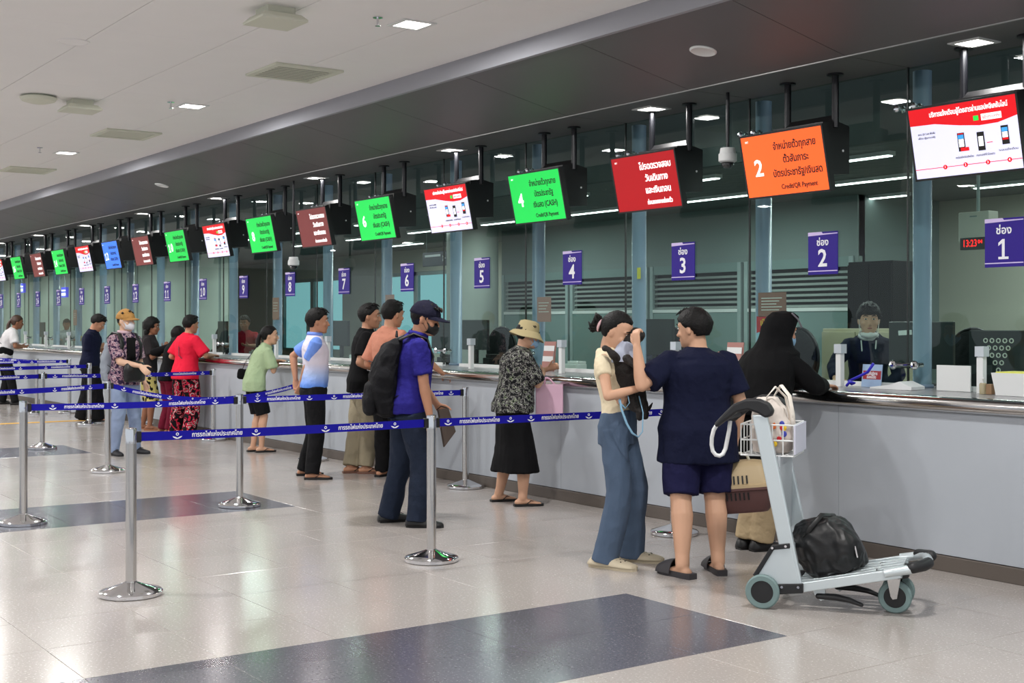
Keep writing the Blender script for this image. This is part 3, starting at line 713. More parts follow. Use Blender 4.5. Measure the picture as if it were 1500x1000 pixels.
# ================================================================== THINGS ON THE COUNTER
M_speakbox = mat('mic_grey', (190, 198, 206), .4)
hd_m = G().box2((-.032, -.03, .235), (.032, .03, .30)).mesh('head', M_speakbox)
sh_m = G().box2((-.018, -.02, 0), (.02, .02, .24)).box2((-.028, -.016, 0), (-.018, .016, .23)).mesh('stem', M_white)
for n in range(1, 18):
    x = {1: -4.97, 2: -6.12, 5: -10.7, 7: -13.8, 9: -17.3}.get(n, XS(n)+.24)
    e = empty('intercom_post', (x, 7.17 if n < 3 else 7.05, ZT)); tag(e, 'white intercom post on the counter at window %s' % NW[n], 'intercom', 'intercom posts on the counter')
    for me, nm in ((hd_m, 'head'), (sh_m, 'stem')):
        o = bpy.data.objects.new(nm, me); COL.objects.link(o); o.parent = e
def put_box(name, cat, label, px, py, y, d, m, yaw=0, tilt=0, z=ZT, bevel=.003, group=None):
    p = at_y(px, py, y); o = G().box2((-d[0]/2, -d[1]/2, 0), (d[0]/2, d[1]/2, d[2])).obj(name, m, None, bevel=bevel, loc=(p.x, y, z), rot=(tilt, 0, yaw)); tag(o, label, cat, group); return o
# card holder before the officer
p = at_y(1276, 575, 7.26); e = empty('notice_stand', (p.x, 7.26, ZT), rot=(-.12, 0, 0)); tag(e, 'small pale blue notice card with red panel before the officer', 'notice')
G().box2((-.085, -.003, 0), (.085, .003, .16)).obj('card', mat('card_blue', (150, 176, 208), .4), e)
G().box2((-.075, -.0045, .055), (.08, -.003, .115)).obj('red_panel', mat('card_red', (150, 14, 30), .4), e)
text('งดให้บริการ', M_print, .03, (0, -.0055, .095), e, bold=.02, width=.10); text('ช่องนี้ปิด', M_print, .03, (0, -.0055, .07), e, bold=.02, width=.08)
p = at_y(1240, 576, 7.1); p.z = ZT+.011; o = G().tube([p+V((0, 0, 0)), p+V((.03, 0, .03)), p+V((.07, .0, .02)), p+V((.03, .02, .012)), p+V((0, .02, .03)), p+V((.09, .03, .07)), p+V((.16, .03, .10)), p+V((.21, .03, .16))], .010, 8).obj('blue_cord', mat('cord_blue', (40, 30, 190), .5), None, smooth='all'); tag(o, 'tangled bright blue cord beside the intercom post', 'cord')
o = G().prism([(-.16, 0), (.15, 0), (.15, .02), (.06, .055), (-.02, .03), (-.16, .012)], 'y', -.09, .09).obj('paper_stack', mat('paper', (226, 228, 230), .7), None, loc=(at_y(1322, 570, 7.25).x, 7.2, ZT), rot=(0, 0, .15)); tag(o, 'white papers heaped beside the officer notice card', 'papers')
tag(put_box('white_box', 'box', 'plain white box standing behind the right intercom post', 1397, 570, 7.26, (.26, .012, .17), M_white), group=None)
e = empty('document_tray', (at_y(1503, 580, 7.15).x, 7.16, ZT)); tag(e, 'white plastic tray with papers at the right edge of the counter', 'tray')
G().loft([[V((sx*.15, sy*.1, 0)) for sx, sy in ((-1, -1), (1, -1), (1, 1), (-1, 1))], [V((sx*.17, sy*.12, .14)) for sx, sy in ((-1, -1), (1, -1), (1, 1), (-1, 1))]]).obj('tub', M_white, e)
G().box2((-.15, -.1, .14), (.15, .1, .147)).obj('yellow_sheet', mat('yellow_paper', (214, 214, 90), .6), e)
p = at_y(1440, 578, 7.13); e = empty('sanitizer_bottle', (p.x, 7.13, ZT)); tag(e, 'small clear pump bottle right of the intercom post', 'bottle')
G().lathe([(0, 0), (.022, 0), (.024, .06), (.018, .07), (0, .07)], n=16).obj('flask', mat('amber_clear', (170, 160, 130), .15), e, smooth=True)
G().cyl((0, 0, .07), (0, 0, .1), .006, 8).box2((-.005, -.02, .095), (.02, .005, .105)).obj('pump', M_white, e)
tag(put_box('brown_jar', 'box', 'small brown box beside the pump bottle', 1451, 578, 7.13, (.04, .04, .065), mat('brown_box', (140, 110, 80), .6)))
# brown notice and poster on glass, paper stand
def board_on_glass(px, py, wid, hgt, m, label, y=YG+.03, z=None, name='glass_notice', lines=0, ink=None):
    p = at_y(px, py, y); e = empty(name, (p.x, y, p.z)); tag(e, label, 'notice', 'notices stuck to the glass')
    G().box2((-wid/2, -.003, -hgt/2), (wid/2, .003, hgt/2)).obj('sheet', m, e)
    for q in range(lines): G().box2((-wid*.38, -.0045, hgt*.25-q*hgt*.12), (wid*.36-(q % 3)*wid*.1, -.003, hgt*.25-q*hgt*.12+.006)).obj('text_line', ink or M_white, e)
    return e
M_brown = mat('notice_brown', (138, 92, 80), .5); M_pink = mat('notice_pink', (170, 120, 112), .5)
board_on_glass(1131, 446, .29, .19, M_brown, 'brown printed notice on the glass left of the woman in black', lines=5)
e = board_on_glass(1126, 482, .25, .2, mat('poster_red', (196, 32, 40), .4), 'red and pale blue poster on the glass under the brown notice')
G().prism([(-.125, -.1), (.125, -.1), (.125, .03), (.02, .0), (-.125, -.03)], 'y', -.005, -.003).obj('pale_area', mat('poster_blue', (150, 196, 220), .4), e); text('เปิดจอง', mat('poster_yellow', (240, 210, 40), .4), .07, (0, -.006, .05), e, bold=.02, width=.16)
board_on_glass(797, 453, .22, .24, M_pink, 'reddish notice on the glass above the bucket hat', lines=4); board_on_glass(404, 452, .2, .3, M_pink, 'pinkish notice on the glass before the mint shirt woman', lines=4)
board_on_glass(571, 448, .2, .26, M_pink, 'pinkish notice on the glass behind the man in black shirt', lines=4); board_on_glass(110, 465, .22, .3, M_pink, 'small pale notice on the distant glass before the navy shirt man', lines=3)
for px, py, l, hh in ((1074, 575, 'paper rack with printed sheets right of the heavy man in navy', .26), (803, 555, 'paper rack in front of the bucket hat woman', .24)):
    p = at_y(px, py, 7.25); e = empty('leaflet_rack', (p.x, 7.25, ZT), rot=(-.1, 0, 0)); tag(e, l, 'leaflet rack', 'leaflet racks')
    G().box2((-.09, -.003, 0), (.09, .003, hh+.04)).obj('back_board', M_pink, e)
    for q in range(4): G().box2((-.08, -.012-.003*q, .0), (.08, -.009-.003*q, hh-.05*q)).obj('sheet', M_white if q % 2 == 0 else M_pink, e)
# wall clock unit, LED clock and grey box inside window one
p = at_y(1433, 332, 8.4); e = empty('wall_unit', (p.x, 8.4, p.z)); tag(e, 'pale grey electrical box hanging behind window one', 'electrical box')
G().box2((-.13, -.06, -.11), (.13, .06, .11)).obj('body', M_offwhite, e, bevel=.006); G().cyl((0, 0, .11), (0, 0, ZO-p.z-.001), .012).obj('hanger', M_wf, e)
G().box2((-.03, -.062, .07), (.03, -.06, .08)).obj('badge', M_wf, e)
p = at_y(1433, 357, 8.4); e = empty('led_clock', (p.x, 8.36, p.z)); tag(e, 'black digital clock with red digits under the grey box', 'clock')
G().box2((-.11, -.03, -.045), (.11, .03, .045)).obj('case', M_black, e, bevel=.004); text('13:23', mat('led_red', (255, 24, 20), emit=3), .075, (-.02, -.031, 0), e, width=.11); text('04', mat('led_red', (255, 24, 20), emit=3), .04, (.065, -.031, .01), e)
# direction signs inside
for px, py, y, wd, ht, l in ((640, 379, 10.35, .75, .22, 'dark direction sign with white arrow hanging in the office'),):
    p = at_y(px, py, y); e = empty('direction_sign', (p.x, y, p.z)); tag(e, l, 'sign')
    G().box2((-wd/2, -.03, -ht/2), (wd/2, .03, ht/2)).obj('board', mat('navy_board', (30, 36, 60), .4), e, bevel=.01)
    G().box2((-wd*.4, -.034, ht*.15), (wd*.2, -.03, ht*.3)).obj('light_strip', M_print, e)
    G().prism([(wd*.28, ht*.2), (wd*.4, 0), (wd*.28, -ht*.2), (wd*.3, 0)], 'y', -.034, -.03).obj('arrow', M_print, e)
    for s_ in (-1, 1): G().cyl((s_*wd*.4, 0, ht/2), (s_*wd*.4, 0, ZO-p.z-.001), .006, 8).obj('hanger', M_wf, e)
for px, py, wd, ht, l in ((32, 422, .55, .24, 'blue and white lit sign behind the glass at far left'), (95, 428, .4, .24, 'small blue and white lit sign right of board number fifteen')):
    p = at_y(px, py, 9.0); e = empty('lit_sign', (p.x, 9.0, p.z)); tag(e, l, 'sign', 'lit blue signs')
    G().box2((-wd/2, -.03, -ht/2), (wd/2, .03, ht/2)).obj('case', em('sign_glow_blue', (70, 70, 220), .9), e); G().box2((-wd*.42, -.034, -ht*.35), (wd*.42, -.03, -ht*.05)).box2((-wd*.42, -.034, ht*.1), (wd*.42, -.03, ht*.25)).obj('white_band', M_glow, e)
    G().cyl((0, 0, ht/2), (0, 0, ZO-p.z-.001), .008, 8).obj('hanger', M_wf, e)
# stickers on the nearest big column
p = at_y(936, 400, YG+.09); e = G().box2((-.022, -.002, -.05), (.022, .002, .05)).obj('yellow_sticker', mat('sticker_yellow', (226, 210, 50), .4), None, loc=(p.x, YG+.089, p.z)); tag(e, 'small yellow sticker on the blue-grey column', 'sticker')
# clutter in front of the clerks
rnd = random.Random(3)
for n in range(3, 17):
    x = XS(n)
    for q in range(2):
        d = (rnd.uniform(.12, .24), rnd.uniform(.1, .16), rnd.uniform(.05, .14)); m = rnd.choice([M_black, M_white, M_cab, mat('printer_grey', (90, 96, 98), .5)])
        o = G().box2((-d[0]/2, -d[1]/2, 0), (d[0]/2, d[1]/2, d[2]*.7)).box2((-d[0]/2+.01, -d[1]/2+.03, d[2]*.7), (d[0]/2-.01, d[1]/2, d[2])).obj('ticket_printer', m, None, bevel=.006, loc=(x-.3+q*.62+rnd.uniform(-.05, .05), 7.66+rnd.uniform(-.02, .04), ZT)); tag(o, 'small %s ticket printer on the counter at window %s, %s side' % ('black' if m is M_black else 'white' if m is M_white else 'dark' if m is M_cab else 'grey', NW[n], 'far' if q == 0 else 'near'), 'printer', 'small machines behind the glass')

# ================================================================== PEOPLE
def remesh(g, name, m, voxel, parent, smooth_it=2, wrinkle=0.0, wscale=6.0, stretch=(1, 1, 1), paint=None):
    me = g.mesh(name, m); o = bpy.data.objects.new(name, me); COL.objects.link(o)
    md = o.modifiers.new('r', 'REMESH'); md.mode = 'VOXEL'; md.voxel_size = voxel; md.use_smooth_shade = True
    if smooth_it: sm = o.modifiers.new('s', 'SMOOTH'); sm.factor = .5; sm.iterations = smooth_it
    dg = bpy.context.evaluated_depsgraph_get(); new = bpy.data.meshes.new_from_object(o.evaluated_get(dg))
    bpy.data.objects.remove(o); bpy.data.meshes.remove(me)
    new.name = name
    if not new.materials: new.materials.append(m)
    if wrinkle:
        n = len(new.vertices); co = np.empty(n*3, 'f'); new.vertices.foreach_get('co', co); co = co.reshape(-1, 3)
        no = np.empty(n*3, 'f'); new.vertex_normals.foreach_get('vector', no); no = no.reshape(-1, 3)
        d = np.array([noise.noise(V((c[0]*wscale*stretch[0]+3, c[1]*wscale*stretch[1], c[2]*wscale*stretch[2]))) + .55*(.35-abs(noise.noise(V((c[0]*wscale*1.9, c[1]*wscale*1.9+5, c[2]*wscale*1.3+c[0]*6))))*1.6) for c in co])
        co = co+no*(d*wrinkle)[:, None]
        new.vertices.foreach_set('co', co.astype('f').ravel()); new.update()
    for p in new.polygons: p.use_smooth = True
    r = bpy.data.objects.new(name, new); COL.objects.link(r); r.parent = parent
    return r

def lerp(a, b, t): return a+(b-a)*t
SKINS = {'a': (205, 160, 132), 'b': (184, 134, 106), 'c': (142, 96, 72), 'd': (92, 62, 48), 'pale': (218, 178, 152)}
def skin(k): return mat('skin_'+k, SKINS[k], .5, noise_amt=.05, noise_scale=12, spec=.35)
M_hair = mat('hair_black', (13, 11, 11), .6, spec=.25, noise_amt=.35, noise_scale=70, bump=.5, bump_scale=90)
M_hairb = mat('hair_brown', (62, 40, 28), .45, noise_amt=.3, noise_scale=70, bump=.5, bump_scale=90)
M_eyew = mat('eye_white', (225, 220, 215), .3); M_eyeb = mat('eye_dark', (20, 14, 12), .2); M_lip = mat('lips', (158, 84, 80), .5)

def ik(a, b, l1, l2, hint):
    d = b-a; L = min(d.length, (l1+l2)*.999); d.normalize(); b = a+d*L
    x = (l1*l1-l2*l2+L*L)/(2*L); h = math.sqrt(max(l1*l1-x*x, 0))
    hn = hint-d*hint.dot(d)
    if hn.length < 1e-5: hn = d.orthogonal()
    return a+d*x+hn.normalized()*h, b

def hand_geo(g, wr, d, side, palmn, s, curl=.5, spread=.1, thumb=.6):
    """wr wrist, d finger direction, side: direction towards the thumb, palmn: palm normal (fingers curl towards it)"""
    d = d.normalized(); side = (side-d*side.dot(d)).normalized(); pn = d.cross(side).normalized()
    if pn.dot(palmn) < 0: pn = -pn
    pl = .088*s
    g.tube([wr-d*.015, wr+d*pl*.35, wr+d*pl*.8, wr+d*pl], [(.026*s, .018*s), (.036*s, .016*s), (.040*s, .014*s), (.038*s, .012*s)], 12, ref=side, round_ends=True)
    for i, (off, ln) in enumerate(((.030, .068), (.011, .078), (-.009, .072), (-.028, .056))):
        p = wr+d*(pl*.92)+side*off*s; dr = (d+side*(off*spread*8)).normalized(); pts = [p]; ang = 0
        for seg, fr in enumerate((.42, .32, .26)):
            ang = curl*(1.0+.25*seg)*(seg+.6)*.9
            pts.append(pts[-1]+(dr*math.cos(ang)+pn*math.sin(ang))*ln*fr*s)
        g.tube(pts, [.0098*s, .0092*s, .0086*s, .0078*s], 8, round_ends=True, ref=side)
    t0 = wr+d*pl*.28+side*.026*s
    td = (side*.75+d*.7+pn*.35*thumb).normalized(); t1 = t0+td*.036*s; t2 = t1+(td+d*.5+pn*.3).normalized()*.030*s; t3 = t2+(td*.5+d*.8+pn*.5).normalized()*.024*s
    g.tube([t0-td*.01*s, t1, t2, t3], [.0135*s, .0115*s, .0105*s, .009*s], 8, round_ends=True, ref=side)

class Person:
    pass
def build_person(label, px, py, heading, H, lean=0, hunch=0, hy=0, hp=0, feet=None, hands=None, w=1.0, belly=0.0, voxel=.007,
                 sk='a', female=False, dy=0, shirt=None, bottom=None, hair=None, shoes=None, cap=None, mask=None, pelvis=(0, 0), Z=None, extra=None, group=None, face=True, zroot=0, roll=0, twist=0):
    """px,py pixel of the ground point under the person; heading: world angle faced (degrees)"""
    P = Person(); s = H/1.70; P.s = s
    if Z is None: root = ground(px, py)
    else: root = at_depth(px, 500, Z); root.z = zroot
    ray = V((root.x, root.y, 0)).normalized(); shift = ray*(dy/ray.y); root += shift
    e = empty('person', root, math.radians(heading-90)); tag(e, label, 'person', group); P.e = e; P.root = root
    Rinv = Matrix.Rotation(-math.radians(heading-90), 3, 'Z')
    P.loc = lambda wv: Rinv @ (V(wv)-root)
    Z0 = depth(root)
    P.pix = lambda x, y, dz=0: P.loc(at_depth(x, y, Z0+dz))
    # spine
    zp = .92*s; base = V((pelvis[0], pelvis[1], zp))
    N = 60; spine = []; p = base.copy(); z = zp; dz = (1.60*s-zp)/N
    for i in range(N+1):
        t = (z-zp)/s
        a = math.radians(lean)*min(1, t/.16)+math.radians(hunch)*min(1, max(0, (t-.18)/.24))
        up = V((math.sin(math.radians(roll))*min(1, t/.2), math.sin(a), math.cos(a))).normalized(); spine.append((z, p.copy(), up)); p = p+up*dz; z += dz
    def frame(z):
        z *= s
        if z <= zp: return base+V((0, 0, z-zp)), V((0, 0, 1)), 0
        i = min(N, int((z-zp)/dz)); f = min(1, (z-spine[i][0])/dz); c = spine[i][1]+spine[i][2]*(z-spine[i][0])
        return c, spine[i][2], min(1, (z-zp)/(.3*s))
    def T(x, y, z):
        c, up, k = frame(z); fw = V((0, up.z, -up.y)).normalized(); ri = V((1, 0, 0))
        tw = math.radians(twist)*k; ri2 = ri*math.cos(tw)+fw*math.sin(tw); fw2 = fw*math.cos(tw)-ri*math.sin(tw)
        return c+ri2*(x*s)+fw2*(y*s)
    P.T = T
    def tring(z, rx, ry, yo=0, n=24, pw_=2.3, xo=0):
        out = []
        for k in range(n):
            a = 2*PI*k/n; ca, sa = math.cos(a), math.sin(a); q = (abs(ca)**pw_+abs(sa)**pw_)**(-1/pw_)
            out.append(T(xo+rx*ca*q, yo+ry*sa*q, z))
        return out
    shw = (.172 if not female else .155)*(.55+.45*w)
    # body profile (z, rx, ry, yo)
    b = belly
    prof = [(.80, .12*w, .10*w, 0), (.86, .158*w, .112*w, -.008), (.92, .165*w, .115*w+b*.2, -.005+b*.2), (1.0, (.146 if not female else .138)*w, .102*w+b*.5, .005+b*.5), (1.08, (.135 if not female else .118)*w, .096*w+b*.6, .01+b*.5),
            (1.18, .146*w if not female else .128*w, .104*w+b*.3, .01+b*.3), (1.27, .158*w if not female else .142*w, (.114 if not female else .122)*w+b*.1, .012), (1.33, shw*.99, .102*w, .004), (1.365, shw*.95, .086*w, -.002), (1.39, shw*.76, .074*w, -.006), (1.415, shw*.50, .066*w, -.008), (1.44, .066, .060, -.008)]
    P.prof = prof
    def pr(z):
        for i in range(len(prof)-1):
            if z <= prof[i+1][0]:
                t = max(0, (z-prof[i][0])/(prof[i+1][0]-prof[i][0])); return [lerp(prof[i][j], prof[i+1][j], t) for j in (1, 2, 3)]
        return list(prof[-1][1:])
    g = G()
    u_ = .013 if (shirt or bottom) else 0
    g.loft([tring(z, rx-(u_ if z < 1.38 else 0), ry-(u_ if z < 1.38 else 0), yo) for z, rx, ry, yo in prof])
    # head
    nb = T(0, -.005, 1.43); _, up, _ = frame(1.46)
    A = lean+hunch
    # head frame: built from world-upright then pitched hp (down +) and yawed hy (left +)
    hR = Matrix.Rotation(math.radians(hy), 3, 'Z') @ Matrix.Rotation(math.radians(-hp), 3, 'X')
    hs = s*1.05
    nt_ = nb+up*.028*s+V((0, math.sin(math.radians(hp))*.02*s, .024*s))
    hc = nt_+hR @ V((0, .022*s, .085*s))
    P.hc, P.hR, P.hs = hc, hR, hs
    hp_ = lambda x, y, z: hc+hR @ V((x*hs, y*hs, z*hs))
    P.hp = hp_
    g.tube([nb-up*.04*s, nb+up*.02*s, nt_, hp_(0, -.02, -.05)], [(.060*s*(.6+.4*w), .058*s), (.054*s*(.6+.4*w), .054*s), (.052*s*(.7+.3*w), .054*s), (.052*s, .055*s)], 16, round_ends=True, ref=(1, 0, 0))
    fw_ = 1.0 if w < 1.15 else 1.08
    hprof = [(-.113, .020, .030, .070), (-.106, .036, .010, .083), (-.088, .050, -.030, .090), (-.06, .061, -.055, .092), (-.03, .068, -.078, .091), (0, .0725, -.092, .090), (.03, .0745, -.097, .092), (.06, .071, -.093, .087), (.085, .060, -.078, .072), (.103, .040, -.052, .045), (.112, .016, -.025, .018)]
    rings = []
    for z, wx, yb, yf in hprof:
        cyy = (yb+yf)/2; ry = (yf-yb)/2; q = []
        for k in range(20):
            a = 2*PI*k/20; ca, sa = math.cos(a), math.sin(a); pw2 = 2.2; qq = (abs(ca)**pw2+abs(sa)**pw2)**(-1/pw2)
            q.append(hp_(wx*fw_*ca*qq, cyy+ry*sa*qq, z))
        rings.append(q)
    g.loft(rings)
    g.tube([hp_(0, .086, .018), hp_(0, .097, -.008), hp_(0, .108, -.030)], [.007*s, .010*s, .0125*s], 8, round_ends=True)
    g.ell(hp_(0, .098, -.035), (.018*s, .012*s, .009*s), 10, 6, R=hR)
    g.ell(hp_(0, .088, -.062), (.022*s, .010*s, .011*s), 10, 6, R=hR)
    g.ell(hp_(0, .080, -.098), (.02*s, .013*s, .013*s), 10, 6, R=hR)
    for sx in (-1, 1):
        g.ell(hp_(sx*.077*fw_, -.004, -.008), (.010*s, .018*s, .032*s), 10, 8, R=hR @ Matrix.Rotation(sx*.3, 3, 'Z'))
        g.ell(hp_(sx*.045, .068, -.028), (.022*s, .02*s, .02*s), 10, 6, R=hR)
        g.tube([hp_(sx*.012, .090, .026), hp_(sx*.032, .088, .031), hp_(sx*.052, .074, .024)], .007*s, 8, round_ends=True)
    # arms
    P.arm = {}
    hands = hands or {}
    for sx, nm in ((-1, 'L'), (1, 'R')):
        sh = T(sx*shw*.97, -.004, 1.36); h = hands.get(nm, {})
        tgt = h.get('to')
        if tgt is None: tgt = T(sx*(shw+.07*w), .03, .86)
        elif len(tgt) == 3 and not isinstance(tgt, V): tgt = P.pix(*tgt)+Rinv @ (shift*.5)
        hint = V(h.get('hint', (sx*.5, -1, -.3)))
        l1, l2 = .285*s, .25*s
        el, wr = ik(sh, tgt, l1, l2, hint)
        P.arm[nm] = (sh, el, wr)
        aw = (.6+.4*w)*(1 if not female else .85)
        g.tube([sh-V((sx*.03*s, 0, -.005)), sh, lerp(sh, el, .35), lerp(sh, el, .75), el], [.050*s*aw, .053*s*aw, .047*s*aw, .041*s*aw, .038*s*aw], 14, round_ends=True)
        g.tube([el, lerp(el, wr, .25), lerp(el, wr, .6), wr], [.038*s*aw, .040*s*aw, .033*s*aw, .024*s*aw], 14, round_ends=True)
        fd = V(h['dir']) if 'dir' in h else (wr-el).normalized()
        sd = V(h.get('side', (-sx*.3, 1, .2)))
        hand_geo(g, wr, fd, sd, V(h.get('palm', (-sx, 0, -.2))), s*(1.0 if not female else .92), curl=h.get('curl', .35), thumb=h.get('thumb', .6))
    # legs
    P.leg = {}
    feet = feet or {}
    for sx, nm in ((-1, 'L'), (1, 'R')):
        hip = base+V((sx*.088*s*w, 0, -.03*s)); f = feet.get(nm)
        if f is None: an = V((sx*.10*s, 0, .075*s)); ya = 0
        else:
            q = P.loc(ground(f[0], f[1])+shift); an = V((q.x, q.y, .075*s)); ya = f[2] if len(f) > 2 else 0
        an = an-V((math.sin(math.radians(-ya)), math.cos(math.radians(ya)), 0))*.03*s
        hl = (hip-an).length; kn, an2 = ik(hip, an, .43*s, .40*s, V((0, 1, 0)))
        P.leg[nm] = (hip, kn, an, ya)
        cv = .012*s if bottom else 0
        g.tube([hip, lerp(hip, kn, .35), lerp(hip, kn, .8), kn], [.085*s*w-cv, .080*s*w-cv, .060*s*w-cv*.4, .055*s*w], 16, round_ends=True, ref=(1, 0, 0))
        wl = .5+.5*w if w < 1.2 else w*.98
        g.tube([kn, lerp(kn, an, .25)-V((0, .012*s, 0)), lerp(kn, an, .55)-V((0, .008*s, 0)), lerp(kn, an, .85), an], [.053*s*wl, .057*s*wl, .048*s*wl, .037*s*wl, .036*s*wl], 16, round_ends=True, ref=(1, 0, 0))
        fr = Matrix.Rotation(math.radians(ya), 3, 'Z'); ft = lambda x, y, z, an=an.copy(), fr=fr: V((an.x, an.y, 0))+fr @ V((x*s, y*s, z*s))
        g.tube([ft(0, -.045, .035), ft(0, 0, .045), ft(0, .07, .036), ft(0, .12, .026), ft(0, .165, .02)], [(.030*s, .030*s), (.034*s, .036*s), (.038*s, .026*s), (.042*s, .018*s), (.034*s, .012*s)], 12, round_ends=True, ref=(1, 0, 0))
        P.leg[nm] = (hip, kn, an, ya, ft)
    P.body = remesh(g, 'body', skin(sk), voxel, e, smooth_it=2)
    # face
    if face:
        for sx in (-1, 1):
            ey = G().ell(hp_(sx*.031, .0855, .010), (.0135*s, .007*s, .0062*s), 12, 8, R=hR @ Matrix.Rotation(-sx*.25, 3, 'Z')).obj('eye', M_eyew, e, smooth='all')
            G().ell(hp_(sx*.030, .0905, .010), (.0062*s, .004*s, .0062*s), 10, 6, R=hR).obj('iris', M_eyeb, ey, smooth='all')
            G().tube([hp_(sx*.014, .0975, .033), hp_(sx*.034, .095, .039), hp_(sx*.054, .080, .031)], [.0035*s, .0045*s, .0025*s], 6, ref=(0, 0, 1)).obj('eyebrow', M_hair, e, smooth='all')
        if not mask or mask.get('drop'): G().ell(hp_(0, .0965, -.061), (.021*s, .005*s, .0055*s), 12, 6, R=hR).obj('lips', M_lip, e, smooth='all')
    # ---- garments
    VX = voxel*1.25
    def torso_shape(g2, hem, top, loose, flare=0, fm=1.0, neck=.08):
        zs = sorted(set([hem, hem+.04]+[z for z in np.arange(.80, 1.42, .06) if hem+.06 < z < top-.01]+[top]))
        rings = []
        for z in zs:
            rx, ry, yo = pr(max(z, .86)); lw = loose*(1+.5*max(0, (1.1-z)*2))+flare*max(0, 1.05-z)
            if z > 1.36: lw = loose*.4
            rings.append(tring(z, rx+lw, ry+lw*.95, yo, n=28))
        g2.loft(rings)
    if shirt:
        g2 = G(); L = shirt.get('loose', .018); hem = shirt.get('hem', .86)
        torso_shape(g2, hem, 1.385, L, shirt.get('flare', 0))
        g2.loft([tring(1.38, shw*.88+L*.6, .084*w+L*.5, -.004, n=28), tring(1.405, shw*.66+L*.5+.006, .082*w+.004, -.006, n=28), tring(1.428, max(.088, shw*.46+.006), .080, -.008, n=28), tring(1.447, .070, .068, -.006, n=28)])
        sl = shirt.get('sleeve', .6); sw = shirt.get('sw', .018); g2m = g2
        for nm, sx in (('L', -1), ('R', 1)):
            sh, el, wr = P.arm[nm]
            aw = (.6+.4*w)*(1 if not female else .85)
            g2 = G() if shirt.get('sleeve_mat') else g2m
            if sl <= 1:
                g2.tube([sh-V((sx*.04*s, 0, 0)), sh, lerp(sh, el, sl*.5), lerp(sh, el, sl)], [(.048*aw+sw*.3)*s, (.055*aw+sw*.5)*s, (.054*aw+sw*.9)*s, (.050*aw+sw*1.15)*s], 16, round_ends=False)
                g2.ell(sh-V((sx*.02*s, 0, .006*s)), ((.052*aw+sw*.4)*s,)*3, 14, 10)
            else:
                g2.tube([sh-V((sx*.04*s, 0, 0)), sh, lerp(sh, el, .5), el], [(.055*aw+sw*.5)*s, (.058*aw+sw*.7)*s, (.05*aw+sw)*s, (.044*aw+sw)*s], 16, round_ends=True)
                g2.tube([el, lerp(el, wr, .5), lerp(el, wr, sl-1)], [(.044*aw+sw)*s, (.040*aw+sw)*s, (.034*aw+sw*.8)*s], 16, round_ends=False)
            if shirt.get('sleeve_mat'): remesh(g2, 'sleeve', shirt['sleeve_mat'], VX, e, smooth_it=3, wrinkle=.004*s)
        g2 = g2m
        P.shirt = remesh(g2, shirt.get('name', 't_shirt'), shirt['mat'], VX, e, smooth_it=3, wrinkle=shirt.get('wr', .010)*s, wscale=shirt.get('ws', 7), stretch=(1, 1, .6))
        if shirt.get('collar'):
            G().loft([[T(x, y, z) for x, y in ((r*math.cos(2*PI*k/20)*1.0, -.006+r*.95*math.sin(2*PI*k/20)) for k in range(20))] for r, z in ((.078, 1.41), (.074, 1.455), (.079, 1.458), (.088, 1.425))]).obj('collar', shirt['collar'], e, smooth='all')
    if bottom:
        k_ = bottom['type']; g3 = G(); L = bottom.get('loose', .014); hem = bottom.get('hem', .08); m_ = bottom['mat']; sh_hem = shirt.get('hem', .86) if shirt else 0; under = shirt and sh_hem < .96; top = min(bottom.get('top', 1.0), sh_hem+.06) if under else bottom.get('top', 1.0)
        LL = lambda z: (L if not under or z < sh_hem-.005 else -.004)
        zs = sorted(set(z for z in (.80, .84, .88, .92) if z < top-.015))+[top]
        if k_ != 'skirt':
            g3.loft([tring(z, pr(max(z, .86))[0]+LL(z), pr(max(z, .86))[1]+LL(z), pr(max(z, .86))[2]) for z in zs])
            for nm, sx in (('L', -1), ('R', 1)):
                hip, kn, an, ya, ft = P.leg[nm]
                lw = bottom.get('wide', 0); pts, rr = [], []
                def at(z):
                    if z*s > kn.z: t = (hip.z-z*s)/(hip.z-kn.z); return lerp(hip, kn, t), lerp(.085*w, .056*w, min(1, max(0, t)))
                    t = (kn.z-z*s)/(kn.z-an.z); return lerp(kn, an, t), lerp(.054*(.5+.5*w), .040, min(1, max(0, t)))
                for z in [min(.90, sh_hem) if under else .90, .80, .70, .60, .50, .40, .30, .20, .12, .05]:
                    if z < hem: break
                    if pts and z*s > pts[-1].z-.02: continue
                    q, r_ = at(z); pts.append(q); rr.append((r_+L+lw*max(0, (.9-z)))*s)
                q, r_ = at(hem); pts.append(q); rr.append((r_+L+lw*max(0, .9-hem))*s)
                if (pts[-2]-pts[-1]).length < .01: pts.pop(-2); rr.pop(-2)
                g3.tube(pts, rr, 18, ref=(1, 0, 0))
        else:
            fl = bottom.get('flare', .06); rings = []
            hc_ = (P.leg['L'][2]+P.leg['R'][2])/2
            for z in (hem, (hem+.8)/2, .80, .88, .95, top):
                t = max(0, (.9-z)); k = min(1, t/(.9-hem+1e-6))
                rx, ry, yo = pr(max(z, .86)); pts_ = []
                for nm in 'LR':
                    hip, kn, an, ya, ft = P.leg[nm]
                    pts_.append(lerp(hip, kn, min(1, max(0, (hip.z-z*s)/(hip.z-kn.z)))) if z*s > kn.z else lerp(kn, an, (kn.z-z*s)/(kn.z-an.z)))
                mid = (pts_[0]+pts_[1])/2; ex = abs(pts_[0].x-pts_[1].x)/2/s; ey = abs(pts_[0].y-pts_[1].y)/2/s
                ctr_ = lerp(base, V((mid.x, mid.y, 0)), k); yo = yo*(1-k)
                rx = lerp(rx, ex+.085*w, k); ry = lerp(ry, ey+.10*w, k)
                n = 32; q = []
